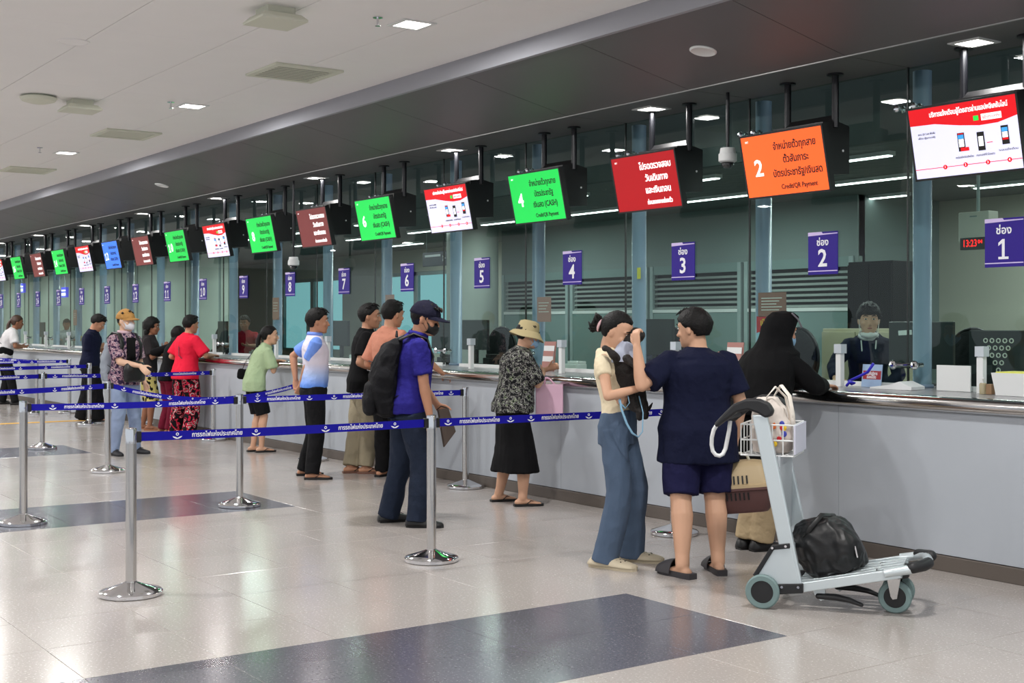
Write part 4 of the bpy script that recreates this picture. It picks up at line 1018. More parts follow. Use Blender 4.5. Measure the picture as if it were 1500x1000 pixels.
                for j in range(n):
                    a = 2*PI*j/n; rr_ = 1+.05*k*math.sin(a*7+z*3)
                    c0 = T(0, 0, z) if z > .92 else V((ctr_.x, ctr_.y, z*s))
                    q.append(c0+V(((rx+L+fl*k)*s*math.cos(a)*rr_, (ry+L+fl*k)*s*math.sin(a)*rr_+yo*s, 0)))
                rings.append(q)
            g3.loft(rings)
        P.bottom = remesh(g3, bottom.get('name', 'trousers'), m_, VX, e, smooth_it=2, wrinkle=bottom.get('wr', .011)*s, wscale=bottom.get('ws', 6), stretch=(1, 1, .8))
    sstep = lambda a, b_, x: (lambda t: t*t*(3-2*t))(min(1, max(0, (x-a)/(b_-a))))
    tapered = bool(hair) and hair.get('style', 'short') in ('short', 'bowl', 'ponytail', 'bun')
    # ---- hair: shell over the skull following a hairline
    def shell(rad, inside, keep, m_, name, amp=0.0, fr_=9, nu=40, nv=26, c0=(0, -.006, .012), off=1.0):
        rings = []
        for i in range(nv+1):
            ph = -PI/2+PI*(i/nv); ph = max(min(ph, PI/2-.03), -PI/2+.03); row = []
            for j in range(nu):
                th = 2*PI*j/nu; dx, dy, dz_ = math.cos(ph)*math.cos(th), math.cos(ph)*math.sin(th), math.sin(ph)
                k = keep(dx, dy, dz_); sc_ = lerp(inside, 1.0, k)
                nz = 1+amp*noise.noise(V((dx*fr_, dy*fr_, dz_*fr_*.6+len(label)))) if k > .5 else 1
                tp__ = 1-.12*sstep(.20, -.55, dz_) if name == 'hair' and tapered else 1
                sc_ *= tp__
                row.append(hp_(c0[0]+rad[0]*dx*sc_*nz, c0[1]+rad[1]*dy*sc_*nz, c0[2]+rad[2]*dz_*sc_*nz))
            rings.append(row)
        return G().loft(rings).obj(name, m_, e, smooth='all')
    hm = M_hair
    if hair:
        st = hair.get('style', 'short'); hm = hair.get('mat', M_hair); vol = hair.get('vol', 1.0)
        front = hair.get('front', .42); nape = hair.get('nape', -.62)-.12
        if cap: vol = .93
        def keep(dx, dy, dz_):
            az = dy  # 1 front, -1 back
            line = lerp(nape, front, sstep(-.30, .78, az)) if st != 'bun' else lerp(nape, front+.08, sstep(-.32, .42, az))
            if st != 'long': line = max(line, lerp(nape, -.10+.35*max(0, dy), sstep(-.35, -.05, dy)))
            return sstep(line-.05, line+.05, dz_)
        shell((.087*vol*fw_, .113*vol, .118*vol), .80, keep, hm, 'hair', amp=hair.get('amp', .07), fr_=hair.get('fr', 8), c0=(0, -.010, .014))
        if st in ('short', 'bowl'):
            g4 = G(); rnd_ = random.Random(len(label))
            for q in range(26):
                a = rnd_.uniform(-.9, 1.2); bq = rnd_.uniform(0, 2*PI); r0 = rnd_.uniform(.2, .9)
                x, y = .074*math.cos(bq)*r0, .096*math.sin(bq)*r0-.005; zz = .012+.112*vol*math.sqrt(max(0, 1-(x/.083)**2-(y/.11)**2))*.98
                p0 = hp_(x, y, zz-.01); p1 = hp_(x*1.08+.004, y+.018, zz+.008); p2 = hp_(x*1.2+.006, y+.04, zz-.006)
                g4.tube([p0, p1, p2], [.012*s, .009*s, .003*s], 6)
            g4.obj('hair_tuft', hm, e, smooth='all')
        if st == 'ponytail':
            L_ = hair.get('len', .35); g4 = G(); p0 = hp_(0, -.105, .02); pts = [p0]
            g4.tube([hp_(0, -.09, .03), hp_(0, -.125, .0), hp_(0, -.14, -.06), hp_(0, -.13, -.13)+V((0, -.01, -.0)), hp_(0, -.13, -.13)+V((0, -.02, -L_*.5)), hp_(0, -.13, -.13)+V((0, .0, -L_))], [.018*s, .026*s, .030*s, .030*s, .026*s, .010*s], 10, round_ends=True).obj('ponytail', hm, e, smooth='all')
            G().tube([hp_(.022*math.cos(t), -.112, .012+.022*math.sin(t)) for t in np.linspace(0, 2*PI, 13)[:-1]], .005*s, 6, closed=True).obj('hair_tie', M_black, e)
        if st == 'bun':
            gb_ = G().ell(hp_(0, -.135, -.012), (.046*s, .045*s, .05*s), 16, 12)
            for q in range(9):
                t = q*.7; gb_.tube([hp_(.02*math.cos(t), -.13, -.012+.02*math.sin(t)), hp_(.05*math.cos(t), -.155, -.012+.05*math.sin(t)), hp_(.04*math.cos(t+.7), -.165-.012*(q % 3), -.01+.062*math.sin(t+.6))], [.02*s, .016*s, .004*s], 6)
            gb_.obj('hair_bun', hm, e, smooth='all')
            G().tube([hp_(.036*math.cos(t), -.118, -.010+.036*math.sin(t)) for t in np.linspace(0, 2*PI, 19)[:-1]], .010*s, 8, closed=True).obj('scrunchie', mat('scrunchie_pink', (226, 186, 190), .7), e, smooth='all')
        if st == 'long':
            L_ = hair.get('len', .25)
            gq = G(); rings = []
            for t, rx, ry in ((0, .075, .05), (.3, .085, .055), (.6, .085, .05), (1, .06, .03)):
                c = hp_(0, -.055, -.02)+V((0, -.02*t, -L_*t-.02)); rings.append([c+hR @ V((rx*s*math.cos(2*PI*k/20)*(1+.06*math.sin(5*k)), ry*s*math.sin(2*PI*k/20), 0)) for k in range(20)])
            gq.loft(rings).obj('long_hair', hm, e, smooth='all')
    if cap:
        if cap['type'] == 'baseball':
            shell((.091, .118, .122), .82, lambda dx, dy, dz_: sstep(.05, .10, dz_), cap['mat'], 'cap_crown', c0=(0, -.006, .014))
            pts_o, pts_i = [], []
            n = 15; top_, bot_ = [], []
            for i in range(n):
                a = math.radians(lerp(25, 155, i/(n-1)))
                xo, yo_ = .084*math.cos(a), .100*math.sin(a); xx, yy = .088*math.cos(a)*1.0, .105*math.sin(a)+.085*math.sin((a-math.radians(25))/math.radians(130)*PI)**.6
                top_.append((xo, yo_-.008, .040)); bot_.append((xx, yy-.006, .040-.012*abs(math.cos(a))-.018))
            g4 = G(); vs_ = [hp_(*q) for q in top_]+[hp_(*q) for q in bot_]+[hp_(q[0], q[1], q[2]-.006) for q in top_]+[hp_(q[0], q[1], q[2]-.006) for q in bot_]
            fs = []
            for i in range(n-1): fs += [(i, i+1, n+i+1, n+i), (2*n+i+1, 2*n+i, 3*n+i, 3*n+i+1), (n+i, n+i+1, 3*n+i+1, 3*n+i)]
            g4.add(vs_, fs).obj('cap_peak', cap.get('brim', cap['mat']), e, smooth=True)
            G().ell(hp_(0, -.006, .136), (.007*s, .007*s, .005*s), 8, 6).obj('cap_button', cap['mat'], e)
            if cap.get('badge'): G().ell(hp_(0, .102, .088), (.026*s, .010*s, .020*s), 12, 6, R=hR @ Matrix.Rotation(.4, 3, 'X')).obj('cap_badge', cap['badge'], e)
        else:
            rings = []
            for r_, z in ((.003, .128), (.05, .126), (.078, .112), (.088, .08), (.094, .035), (.10, .03), (.125, .005), (.150, -.022), (.148, -.027), (.122, -.001), (.09, .022)):
                rings.append([hp_(r_*.95*math.cos(2*PI*k/36), -.004+r_*1.08*math.sin(2*PI*k/36), z+(.006*math.sin(3*2*PI*k/36) if r_ > .12 else 0)-(.012 if r_ > .12 else 0)*math.sin(2*PI*k/36)) for k in range(36)])
            G().loft(rings).obj('hat', cap['mat'], e, smooth=True)
    if mask:
        def kp(dx, dy, dz_): return sstep(.30, .42, dy)*sstep(-1.02, -.92, dz_)*(1-sstep(-.10, .02, dz_-.0*dy))
        mm = mask['mat']; drop = mask.get('drop', 0); vsc = .55 if drop else 1
        rings = []
        for v_ in np.linspace(-1, 1, 7):
            row_f = []
            for u_ in np.linspace(-1, 1, 11):
                x = .066*u_*(1-.18*max(0, -v_)); zz = -.055+.048*v_*(1-.25*abs(u_))*vsc-drop; y = .118-.062*abs(u_)**2.0-.022*abs(v_)**2+(.006 if v_ > .6 and abs(u_) < .2 else 0)
                row_f.append((x, y-(drop*.25), zz))
            rings.append(row_f)
        vs_ = [hp_(*q) for r_ in rings for q in r_]+[hp_(q[0], q[1]-.004, q[2]) for r_ in rings for q in r_]; nr, nc = 7, 11; fs = []
        for i in range(nr-1):
            for j in range(nc-1):
                a = i*nc+j; fs += [(a, a+1, a+nc+1, a+nc), (a+77, a+nc+77, a+nc+78, a+78)]
        for j in range(nc-1): fs += [(j, 77+j, 78+j, j+1), (66+j, 67+j, 144+j, 143+j)]
        for i in range(nr-1): fs += [(i*nc, (i+1)*nc, (i+1)*nc+77, i*nc+77), (i*nc+10, i*nc+87, (i+1)*nc+87, (i+1)*nc+10)]
        mo = G().add(vs_, fs).obj('face_mask', mm, e, smooth='all')
        for sx in (-1, 1):
            G().tube([hp_(sx*.064, .052, -.03-drop), hp_(sx*.078, .01, .012), hp_(sx*.080, -.015, -.002), hp_(sx*.066, .048, -.075-drop)], .0018*s, 5).obj('ear_loop', mask.get('loop', mm), mo)
    # ---- shoes
    if shoes:
        for nm, sx in (('L', -1), ('R', 1)):
            hip, kn, an, ya, ft0 = P.leg[nm]; sk_ = shoes.get('k', 1.0); ft = (lambda x, y, z, f_=ft0, k0=sk_: f_(x*k0, .06+(y-.06)*k0, z*(.6+.4*k0)))
            out = [(-.030, -.08), (.030, -.08), (.040, -.02), (.038, .04), (.048, .10), (.047, .15), (.03, .188), (0, .20), (-.03, .190), (-.045, .15), (-.044, .10), (-.034, .04), (-.038, -.02)]
            if sx < 0: out = [(-x, y) for x, y in out]
            k = shoes['type']; th = shoes.get('sole', .022)
            e2 = empty(shoes.get('name', {'slide': 'sandal', 'flip': 'flip_flop', 'clog': 'clog', 'sneaker': 'shoe'}[k]), parent=e)
            G().loft([[ft(x*.96, y, 0) for x, y in out], [ft(x, y, th*.5) for x, y in out], [ft(x*.97, y, th) for x, y in out]]).obj('sole', shoes.get('solemat', shoes['mat']), e2, smooth=True)
            mm = shoes['mat']
            if k in ('sneaker', 'clog'):
                rs = []
                for y, wx, hh in ((-.088, .024, .05), (-.070, .040, .082), (-.03, .046, .092), (0, .046, .092), (.05, .043, .078), (.09, .047, .062), (.14, .048, .050), (.18, .036, .040), (.196, .018, .030)):
                    if k == 'clog': hh = hh*(1.0 if y > .03 else .75); wx += .006
                    rs.append([ft(wx*math.cos(a), y, th*.6+max(0, (hh-th*.6))*max(0, math.sin(a))**.8*1.0) for a in np.linspace(-.15, PI+.15, 12)])
                G().loft(rs).obj('upper', mm, e2, smooth='all')
                if k == 'clog':
                    for hx, hy_ in ((-.02, .09), (.0, .10), (.02, .09), (-.028, .12), (.028, .12), (0, .13)): G().cyl(ft(hx, hy_, .045), ft(hx, hy_, .0655-.004-(.12*abs(hx))-(hy_-.09)*.1), .005*s, 8).obj('vent_hole', mat('clog_hole', (90, 84, 74), .7), e2)
                else: G().tube([ft(-.02, .05, .082), ft(.02, .07, .076), ft(-.02, .09, .07), ft(.02, .11, .062)], .003*s, 5).obj('lace', shoes.get('lace', M_black), e2)
            elif k == 'slide':
                rs = []
                for y, hh in ((.06, .100), (.10, .092), (.14, .078), (.175, .060), (.192, .036)):
                    rs.append([ft((.056 if y < .18 else .036)*math.cos(a), y, th*.5+(hh-th*.3)*math.sin(a)) for a in np.linspace(0, PI, 10)]+[ft((.051 if y < .18 else .03)*math.cos(a), y, th*.5+(hh-.006-th*.3)*math.sin(a)) for a in np.linspace(PI, 0, 10)])
                G().loft(rs).obj('strap', mm, e2, smooth=True)
            else:
                for s2 in (-1, 1): G().tube([ft(s2*.036, .03, th), ft(s2*.03, .07, th+.03), ft(.004, .135, th+.01)], [(.010*s, .004*s)]*3, 8, ref=(1, 0, 0)).obj('strap', mm, e2, smooth='all')
    return P
M_blackcloth = mat('cloth_black', (15, 15, 17), .85, bump=.2); M_navy = mat('cloth_navy', (20, 24, 48), .85, noise_amt=.08, noise_scale=30)
M_darkpants = mat('cloth_dark_pants', (20, 20, 22), .8)

# --- woman with the dog
jeans = mat('denim_blue', (78, 94, 116), .8, noise_amt=.22, noise_scale=9, bump=.2, bump_scale=200)
A1 = build_person('person in a cream tee and wide blue jeans hugging a black dog', 905, 827, 30, 1.60, lean=-11, hunch=6, hy=-2, hp=24, female=True, w=.93, voxel=.0062, sk='a',
    feet={'R': (893, 832, -10), 'L': (930, 822, 8)},
    hands={'R': dict(to=(945, 566, -.24), hint=(.9, -.2, -1), side=(0, .1, 1), palm=(-1, -.3, 0), curl=.5), 'L': dict(to=(918, 584, -.16), hint=(-.6, .6, -1), side=(0, .2, 1), palm=(.3, -1, 0), curl=.6)},
    shirt=dict(mat=mat('tee_cream', (226, 212, 182), .85), hem=.99, sleeve=.45, loose=.010, sw=.008, wr=.004), bottom=dict(type='pants', mat=jeans, hem=.035, loose=.016, wide=.040, wr=.010, top=1.02),
    hair=dict(style='bun', front=.48, amp=.03), shoes=dict(type='clog', mat=mat('clog_beige', (196, 184, 160), .6), sole=.03, k=1.22))
# --- heavy man in navy
A2 = build_person('person in oversized navy tee and shorts raising one hand', 1022, 833, 160, 1.60, hy=42, hp=6, w=1.28, belly=.02, voxel=.0065, sk='a', twist=-6,
    feet={'L': (995, 844, 20), 'R': (1050, 838, -8)},
    hands={'L': dict(to=(933, 508, -.12), hint=(0, -.2, -1), side=(-.2, .6, 0), dir=(-.05, .15, 1), palm=(.2, 1, 0), curl=.75), 'R': dict(to=(1078, 640, .08), hint=(.6, -.8, 0), side=(0, 1, 0), palm=(-1, 0, 0), curl=.9)},
    shirt=dict(mat=M_navy, hem=.70, sleeve=.80, loose=.040, sw=.030, flare=.04, wr=.010), bottom=dict(type='shorts', name='shorts', mat=mat('shorts_navy', (28, 28, 62), .85), hem=.50, loose=.028, wide=.03, top=.98),
    hair=dict(style='bowl', vol=1.05, front=.34, nape=-.5, amp=.06), shoes=dict(type='slide', mat=mat('slide_charcoal', (52, 50, 54), .6), sole=.034, k=1.12))
# --- woman in black robe
A3 = build_person('person in a long black head covering and robe leaning on the counter', 1112, 806, 80, 1.62, lean=16, hunch=12, hy=-6, hp=12, female=True, w=1.05, voxel=.008, sk='b',
    feet={'L': (1100, 803, 0), 'R': (1120, 806, 0)}, pelvis=(0.0, -.02),
    hands={'R': dict(to=V((.10, .46, 1.085)), hint=(1, -.3, -.5), dir=(-.2, 1, 0), side=(-1, 0, 0), palm=(0, 0, -1), curl=.3), 'L': dict(to=V((-.15, .52, 1.085)), hint=(-1, -.2, -.5), dir=(.3, 1, 0), side=(1, 0, 0), palm=(0, 0, -1), curl=.3)},
    shirt=dict(name='robe', mat=M_blackcloth, hem=.62, sleeve=1.85, loose=.035, sw=.03, flare=.10), bottom=dict(type='pants', mat=mat('khaki', (176, 156, 124), .85), hem=.07, loose=.03, wide=.02),
    shoes=dict(type='sneaker', mat=M_black), mask=dict(mat=mat('mask_blue', (150, 190, 225), .7)))
g = G()  # head covering: closed cloth hood falling over the shoulders
hp_ = A3.hp
rings = []
for q, (c, rx, ry) in enumerate(((hp_(0, -.012, .135), .02, .02), (hp_(0, -.012, .125), .06, .075), (hp_(0, -.012, .09), .095, .115), (hp_(0, -.016, .03), .105, .128), (hp_(0, -.025, -.05), .108, .125), (hp_(0, -.04, -.12), .13, .14), (A3.T(0, -.01, 1.40), .21, .16), (A3.T(0, -.01, 1.28), .25, .185), (A3.T(0, -.01, 1.08), .26, .20), (A3.T(0, -.01, .95), .25, .20))):
    rings.append([c+V((rx*math.cos(2*PI*k/32), ry*math.sin(2*PI*k/32)*(.80 if math.sin(2*PI*k/32) > 0 and q in (3, 4) else 1), 0)) for k in range(32)])
g.loft(rings); remesh(g, 'head_covering', M_blackcloth, .010, A3.e, smooth_it=3, wrinkle=.010, wscale=7)
G().tube([hp_(.08, .098, .045), hp_(.095, .05, .09), hp_(.09, 0, .12)], .006, 6).obj('trim_band', mat('band_grey', (120, 116, 124), .6), A3.e)
# --- bucket hat woman
blouse = mat('blouse_print', (60, 60, 60), .85, build=pattern(34, [(0, (22, 22, 24)), (.42, (26, 26, 28)), (.47, (150, 148, 146)), (.50, (34, 32, 34)), (.55, (24, 24, 26)), (.585, (166, 166, 160)), (.62, (84, 100, 66)), (.66, (24, 24, 26))], detail=1.5))
A4 = build_person('person in a beige bucket hat, patterned blouse and long black skirt', 752, 737, 72, 1.55, lean=8, hunch=9, hy=-6, hp=12, female=True, w=1.2, belly=.02, voxel=.0075, sk='a',
    feet={'L': (735, 734, 6), 'R': (770, 741, -4)},
    hands={'R': dict(to=(795, 548, .12), hint=(1, -.3, -1), side=(-.3, 0, 1), palm=(-1, 0, -.2), curl=.6), 'L': dict(to=(803, 540, .25), hint=(-1, -.3, -1), side=(.3, 0, 1), palm=(1, 0, -.2), curl=.6)},
    shirt=dict(name='blouse', mat=blouse, hem=.84, sleeve=.92, loose=.036, sw=.03, wr=.012, flare=.05), bottom=dict(type='skirt', name='skirt', mat=M_blackcloth, hem=.30, loose=.015, flare=.03),
    hair=dict(style='short', front=.4), cap=dict(type='bucket', mat=mat('hat_beige', (178, 164, 126), .9, bump=.3, bump_scale=200)), mask=dict(mat=mat('mask_blue', (150, 190, 225), .7)), shoes=dict(type='flip', mat=M_black, solemat=M_black))
# --- man with large backpack
A5 = build_person('person in a dark cap, black mask and blue polo with a big black backpack', 598, 768, 68, 1.69, lean=7, hunch=8, hy=-22, hp=14, w=1.12, belly=.02, voxel=.007, sk='b',
    feet={'L': (575, 764, 12), 'R': (617, 772, -20)},
    hands={'R': dict(to=(634, 640, -.20), hint=(.6, -1, -.1), side=(-.2, 1, 0), palm=(-1, 0, 0), curl=.8), 'L': dict(to=(640, 592, .3), hint=(-.6, -.6, -1), side=(.3, 0, 1), palm=(1, 0, 0), curl=.9)},
    shirt=dict(name='polo_shirt', mat=mat('polo_blue', (40, 36, 120), .85), hem=.84, sleeve=.78, loose=.022, sw=.02, collar=mat('polo_blue', (40, 36, 120), .85)), bottom=dict(type='pants', mat=mat('jeans_dark', (32, 40, 56), .85, noise_amt=.15, noise_scale=10), hem=.04, loose=.02, wide=.028, wr=.012),
    hair=dict(style='short', front=.2), cap=dict(type='baseball', mat=mat('cap_navy', (24, 24, 42), .8), badge=M_hairb), mask=dict(mat=M_black), shoes=dict(type='sneaker', mat=M_black))
# --- man in salmon shirt
A6 = build_person('person in a salmon shirt seen from behind beyond the backpack man', 567, 700, 95, 1.74, dy=-0.12, lean=3, hunch=3, hy=0, hp=8, w=1.08, voxel=.009, sk='b',
    feet={'L': (562, 693, 20), 'R': (590, 694, -5)},
    hands={'R': dict(to=(650, 548, .2), hint=(.3, -.5, -1), side=(-1, 0, 0), palm=(0, 0, -1)), 'L': dict(to=(575, 535, .40), hint=(-.4, -.5, -1), side=(1, 0, 0), palm=(0, 0, -1))},
    shirt=dict(mat=mat('tee_salmon', (192, 130, 108), .85), hem=.86, sleeve=.9, loose=.022, sw=.022), bottom=dict(type='pants', mat=M_darkpants, hem=.06, loose=.018, wide=.012), hair=dict(style='short', front=.45, vol=1.0), shoes=dict(type='flip', mat=M_black, solemat=M_black))
# --- man in black tee, cargo trousers
A7 = build_person('person in a black tee and khaki cargo trousers looking right', 530, 687, 66, 1.72, dy=-0.1, lean=6, hunch=3, hy=-16, hp=3, w=1.04, voxel=.008, sk='b',
    feet={'L': (518, 689, 10), 'R': (540, 690, -10)},
    hands={'R': dict(to=(556, 542, -.02), hint=(.6, -.8, -.6), side=(-.2, 0, 1), palm=(-1, 0, 0), curl=.8), 'L': dict(to=(560, 548, .2), hint=(-.6, -.8, -.6), side=(.2, 0, 1), palm=(1, 0, 0), curl=.8)},
    shirt=dict(mat=M_blackcloth, hem=.80, sleeve=.8, loose=.026, sw=.024), bottom=dict(type='pants', mat=mat('cargo_khaki', (150, 140, 118), .85, noise_amt=.08, noise_scale=8), hem=.07, loose=.026, wide=.02, wr=.012), hair=dict(style='short', front=.46, vol=1.0), shoes=dict(type='flip', mat=M_black, solemat=mat('sole_brown', (110, 74, 60), .6)))
# --- man in white and blue shirt, hands behind
def grad(nt, b, tc):
    sx = nt.nodes.new('ShaderNodeSeparateXYZ'); nt.links.new(tc.outputs['Object'], sx.inputs[0])
    mr = nt.nodes.new('ShaderNodeMapRange'); mr.inputs[1].default_value = .90; mr.inputs[2].default_value = 1.12; nt.links.new(sx.outputs['Z'], mr.inputs[0])
    r = ramp(nt, [(0, (96, 140, 222)), (.5, (164, 184, 226)), (1, (214, 208, 222))], 'LINEAR'); nt.links.new(mr.outputs[0], r.inputs[0])
    nt.links.new(r.outputs[0], b.inputs['Base Color'])
A8 = build_person('person in a white and blue polo shirt with hands joined behind', 460, 698, 70, 1.66, lean=0, hunch=4, hy=-8, hp=2, w=1.02, voxel=.008, sk='b', belly=.015,
    feet={'L': (450, 696, 6), 'R': (462, 702, -8)},
    hands={'R': dict(to=(440, 566, .06), hint=(.8, -.8, -.2), side=(0, 1, 0), palm=(-1, 0, 0), curl=.7), 'L': dict(to=(433, 556, .22), hint=(-.8, -.8, 0), side=(0, 1, 0), palm=(1, 0, 0), curl=.7)},
    shirt=dict(name='polo_shirt', mat=mat('polo_gradient', (210, 210, 225), .85, build=grad), hem=.90, sleeve=.72, loose=.020, sw=.018, sleeve_mat=mat('sleeve_blue', (116, 152, 232), .85), collar=mat('collar_blue', (120, 150, 232), .8)), bottom=dict(type='pants', mat=M_darkpants, hem=.05, loose=.022, wide=.016, wr=.008), hair=dict(style='short', front=.42, vol=1.03), shoes=dict(type='flip', mat=M_black, solemat=M_black))
# --- woman in mint tee
A9 = build_person('person in a mint green tee and black shorts leaning on the counter', 380, 657, 82, 1.52, dy=-0.14, lean=20, hunch=8, hy=-20, hp=2, female=True, w=.98, voxel=.009, sk='a', pelvis=(0, -.06),
    feet={'L': (374, 657, 0), 'R': (386, 658, 0)},
    hands={'R': dict(to=(404, 533, .30), hint=(1, -.4, -.6), dir=(-1, .3, 0), side=(0, 1, 0), palm=(0, 0, -1)), 'L': dict(to=(410, 527, .45), hint=(-1, -.4, -.6), dir=(1, .3, 0), side=(0, 1, 0), palm=(0, 0, -1))},
    shirt=dict(mat=mat('tee_mint', (168, 188, 150), .85), hem=.80, sleeve=.85, loose=.03, sw=.026), bottom=dict(type='shorts', name='shorts', mat=M_darkpants, hem=.50, loose=.03, wide=.02), hair=dict(style='ponytail', front=.5, len=.42, amp=.02), shoes=dict(type='flip', mat=M_black, solemat=M_black))
# --- red shirt person
redpants = mat('pants_red_print', (150, 30, 50), .85, build=pattern(16, [(0, (22, 20, 24)), (.44, (22, 20, 24)), (.47, (186, 34, 62)), (.54, (186, 34, 62)), (.57, (224, 214, 208)), (.60, (22, 20, 24)), (.66, (176, 34, 60))], detail=1))
A10 = build_person('person in a bright red shirt and red and black patterned trousers', 272, 636, 98, 1.63, dy=-0.1, lean=5, hunch=4, hy=0, hp=5, w=1.12, voxel=.010, sk='b',
    feet={'L': (260, 634, 5), 'R': (280, 636, -5)}, hands={'R': dict(to=(312, 520, .25), hint=(1, -.6, -.6), dir=(-.6, 1, 0), side=(-1, 0, 0), palm=(0, 0, -1)), 'L': dict(to=(268, 524, .45), hint=(-.2, -.6, -1), dir=(.4, 1, 0), side=(1, 0, 0), palm=(0, 0, -1))},
    shirt=dict(mat=mat('tee_red', (224, 34, 62), .85), hem=.80, sleeve=.9, loose=.035, sw=.03), bottom=dict(type='pants', mat=redpants, hem=.03, loose=.035, wide=.03), hair=dict(style='short', front=.4, nape=-.5, vol=1.03), shoes=dict(type='flip', mat=M_black))
# --- woman, maroon trousers
A11 = build_person('person in a black top and maroon trousers beside the red shirt', 246, 632, 92, 1.50, dy=-0.1, lean=14, hunch=8, hp=10, female=True, w=1.0, voxel=.011, sk='c',
    feet={'L': (240, 631, 5), 'R': (250, 632, -5)}, hands={'R': dict(to=(272, 520, .35), hint=(1, -.6, -.6)), 'L': dict(to=(245, 520, .45), hint=(-1, -.6, -.6))},
    shirt=dict(name='top', mat=M_blackcloth, hem=.82, sleeve=1.5, loose=.02, sw=.015), bottom=dict(type='pants', mat=mat('maroon', (104, 22, 44), .85), hem=.06, loose=.02, wide=.01), hair=dict(style='long', front=.45, len=.15), shoes=dict(type='flip', mat=M_black))
# --- woman, patterned shorts
yshorts = mat('shorts_print', (60, 60, 40), .85, build=pattern(15, [(0, (28, 28, 24)), (.30, (28, 28, 24)), (.42, (196, 184, 112)), (.9, (214, 202, 130))], kind='voronoi'))
A12 = build_person('person in a dark top and black and yellow patterned shorts', 216, 628, 62, 1.60, dy=-0.05, lean=2, hunch=6, hy=-8, hp=8, female=True, w=1.08, voxel=.010, sk='c',
    feet={'L': (212, 627, 5), 'R': (222, 629, -5)}, hands={'R': dict(to=(240, 512, .05), hint=(.8, -.6, -.8), side=(0, 0, 1), dir=(0, .4, 1)), 'L': dict(to=(238, 520, .25), hint=(-.8, -.6, -.8), side=(0, 0, 1))},
    shirt=dict(mat=mat('tee_charcoal', (44, 40, 42), .85), hem=.86, sleeve=.8, loose=.025, sw=.02), bottom=dict(type='shorts', name='shorts', mat=yshorts, hem=.42, loose=.035, wide=.03), hair=dict(style='long', front=.42, len=.12, vol=1.12, amp=.12), shoes=dict(type='flip', mat=mat('sandal_tan', (150, 96, 66), .6)))
# --- man with tan cap
floral = mat('shirt_floral', (150, 110, 130), .85, build=pattern(26, [(0, (52, 40, 66)), (.42, (70, 54, 84)), (.48, (184, 150, 160)), (.54, (96, 60, 84)), (.60, (206, 186, 190)), (.66, (66, 54, 84))], detail=2))
A13 = build_person('person in a tan cap, white mask and floral shirt reaching forward', 182, 667, 22, 1.67, lean=0, hunch=2, hy=6, hp=0, w=1.0, voxel=.008, sk='pale',
    feet={'L': (202, 664, 12), 'R': (168, 667, -12)}, hands={'R': dict(to=(206, 536, -.20), hint=(.6, -.6, -1), side=(-.3, 0, 1), dir=(-.1, 1, -.8), palm=(-1, 0, 0), curl=.4), 'L': dict(to=(212, 560, .15), hint=(-.6, -.6, -1), side=(0, 0, 1), palm=(1, 0, 0), curl=.6)},
    shirt=dict(name='floral_shirt', mat=floral, hem=.82, sleeve=.85, loose=.026, sw=.024, collar=mat('collar_pinkish', (206, 176, 186), .8)), bottom=dict(type='pants', name='jeans', mat=mat('jeans_pale', (140, 156, 186), .85, noise_amt=.12, noise_scale=9), hem=.05, loose=.018, wide=.012), hair=dict(style='short', front=.2), cap=dict(type='baseball', mat=mat('cap_tan', (176, 132, 76), .8, noise_amt=.2, noise_scale=30)), mask=dict(mat=mat('mask_white', (206, 206, 214), .7)), shoes=dict(type='sneaker', mat=mat('boot_dark', (30, 30, 34), .6)))
# --- man in navy tee, long black trousers
A14 = build_person('person in a navy tee with yellow print and loose black trousers looking down', 132, 616, 60, 1.68, lean=2, hunch=10, hp=30, w=1.05, voxel=.010, sk='b',
    feet={'L': (126, 615, 5), 'R': (142, 617, -5)}, hands={'R': dict(to=(146, 508, .1), hint=(.8, -.6, -.8), side=(0, 0, 1)), 'L': dict(to=(146, 512, .35), hint=(-.8, -.6, -.8), side=(0, 0, 1))},
    shirt=dict(mat=M_navy, hem=.84, sleeve=.85, loose=.03, sw=.026), bottom=dict(type='pants', mat=M_darkpants, hem=.02, loose=.05, wide=.06), hair=dict(style='short', front=.42, nape=-.4, vol=1.06), shoes=dict(type='flip', mat=M_black))
# --- man in white tee far left
A15 = build_person('person in a white tee with a black crossbody bag leaning on the far counter', 14, 590, 82, 1.72, dy=-0.1, lean=22, hunch=8, hp=8, w=1.12, voxel=.012, sk='c', pelvis=(0, -.1),
    feet={'L': (6, 590, 5), 'R': (24, 591, -5)}, hands={'R': dict(to=(34, 508, .2), hint=(1, -.5, -.6)), 'L': dict(to=(30, 506, .5), hint=(-1, -.5, -.6))},
    shirt=dict(mat=mat('tee_white', (206, 204, 206), .85), hem=.84, sleeve=.8, loose=.03, sw=.026), bottom=dict(type='pants', mat=M_darkpants, hem=.04, loose=.02, wide=.012), hair=dict(style='ponytail', mat=M_hairb, len=.12, front=.4), shoes=dict(type='sneaker', mat=M_black))
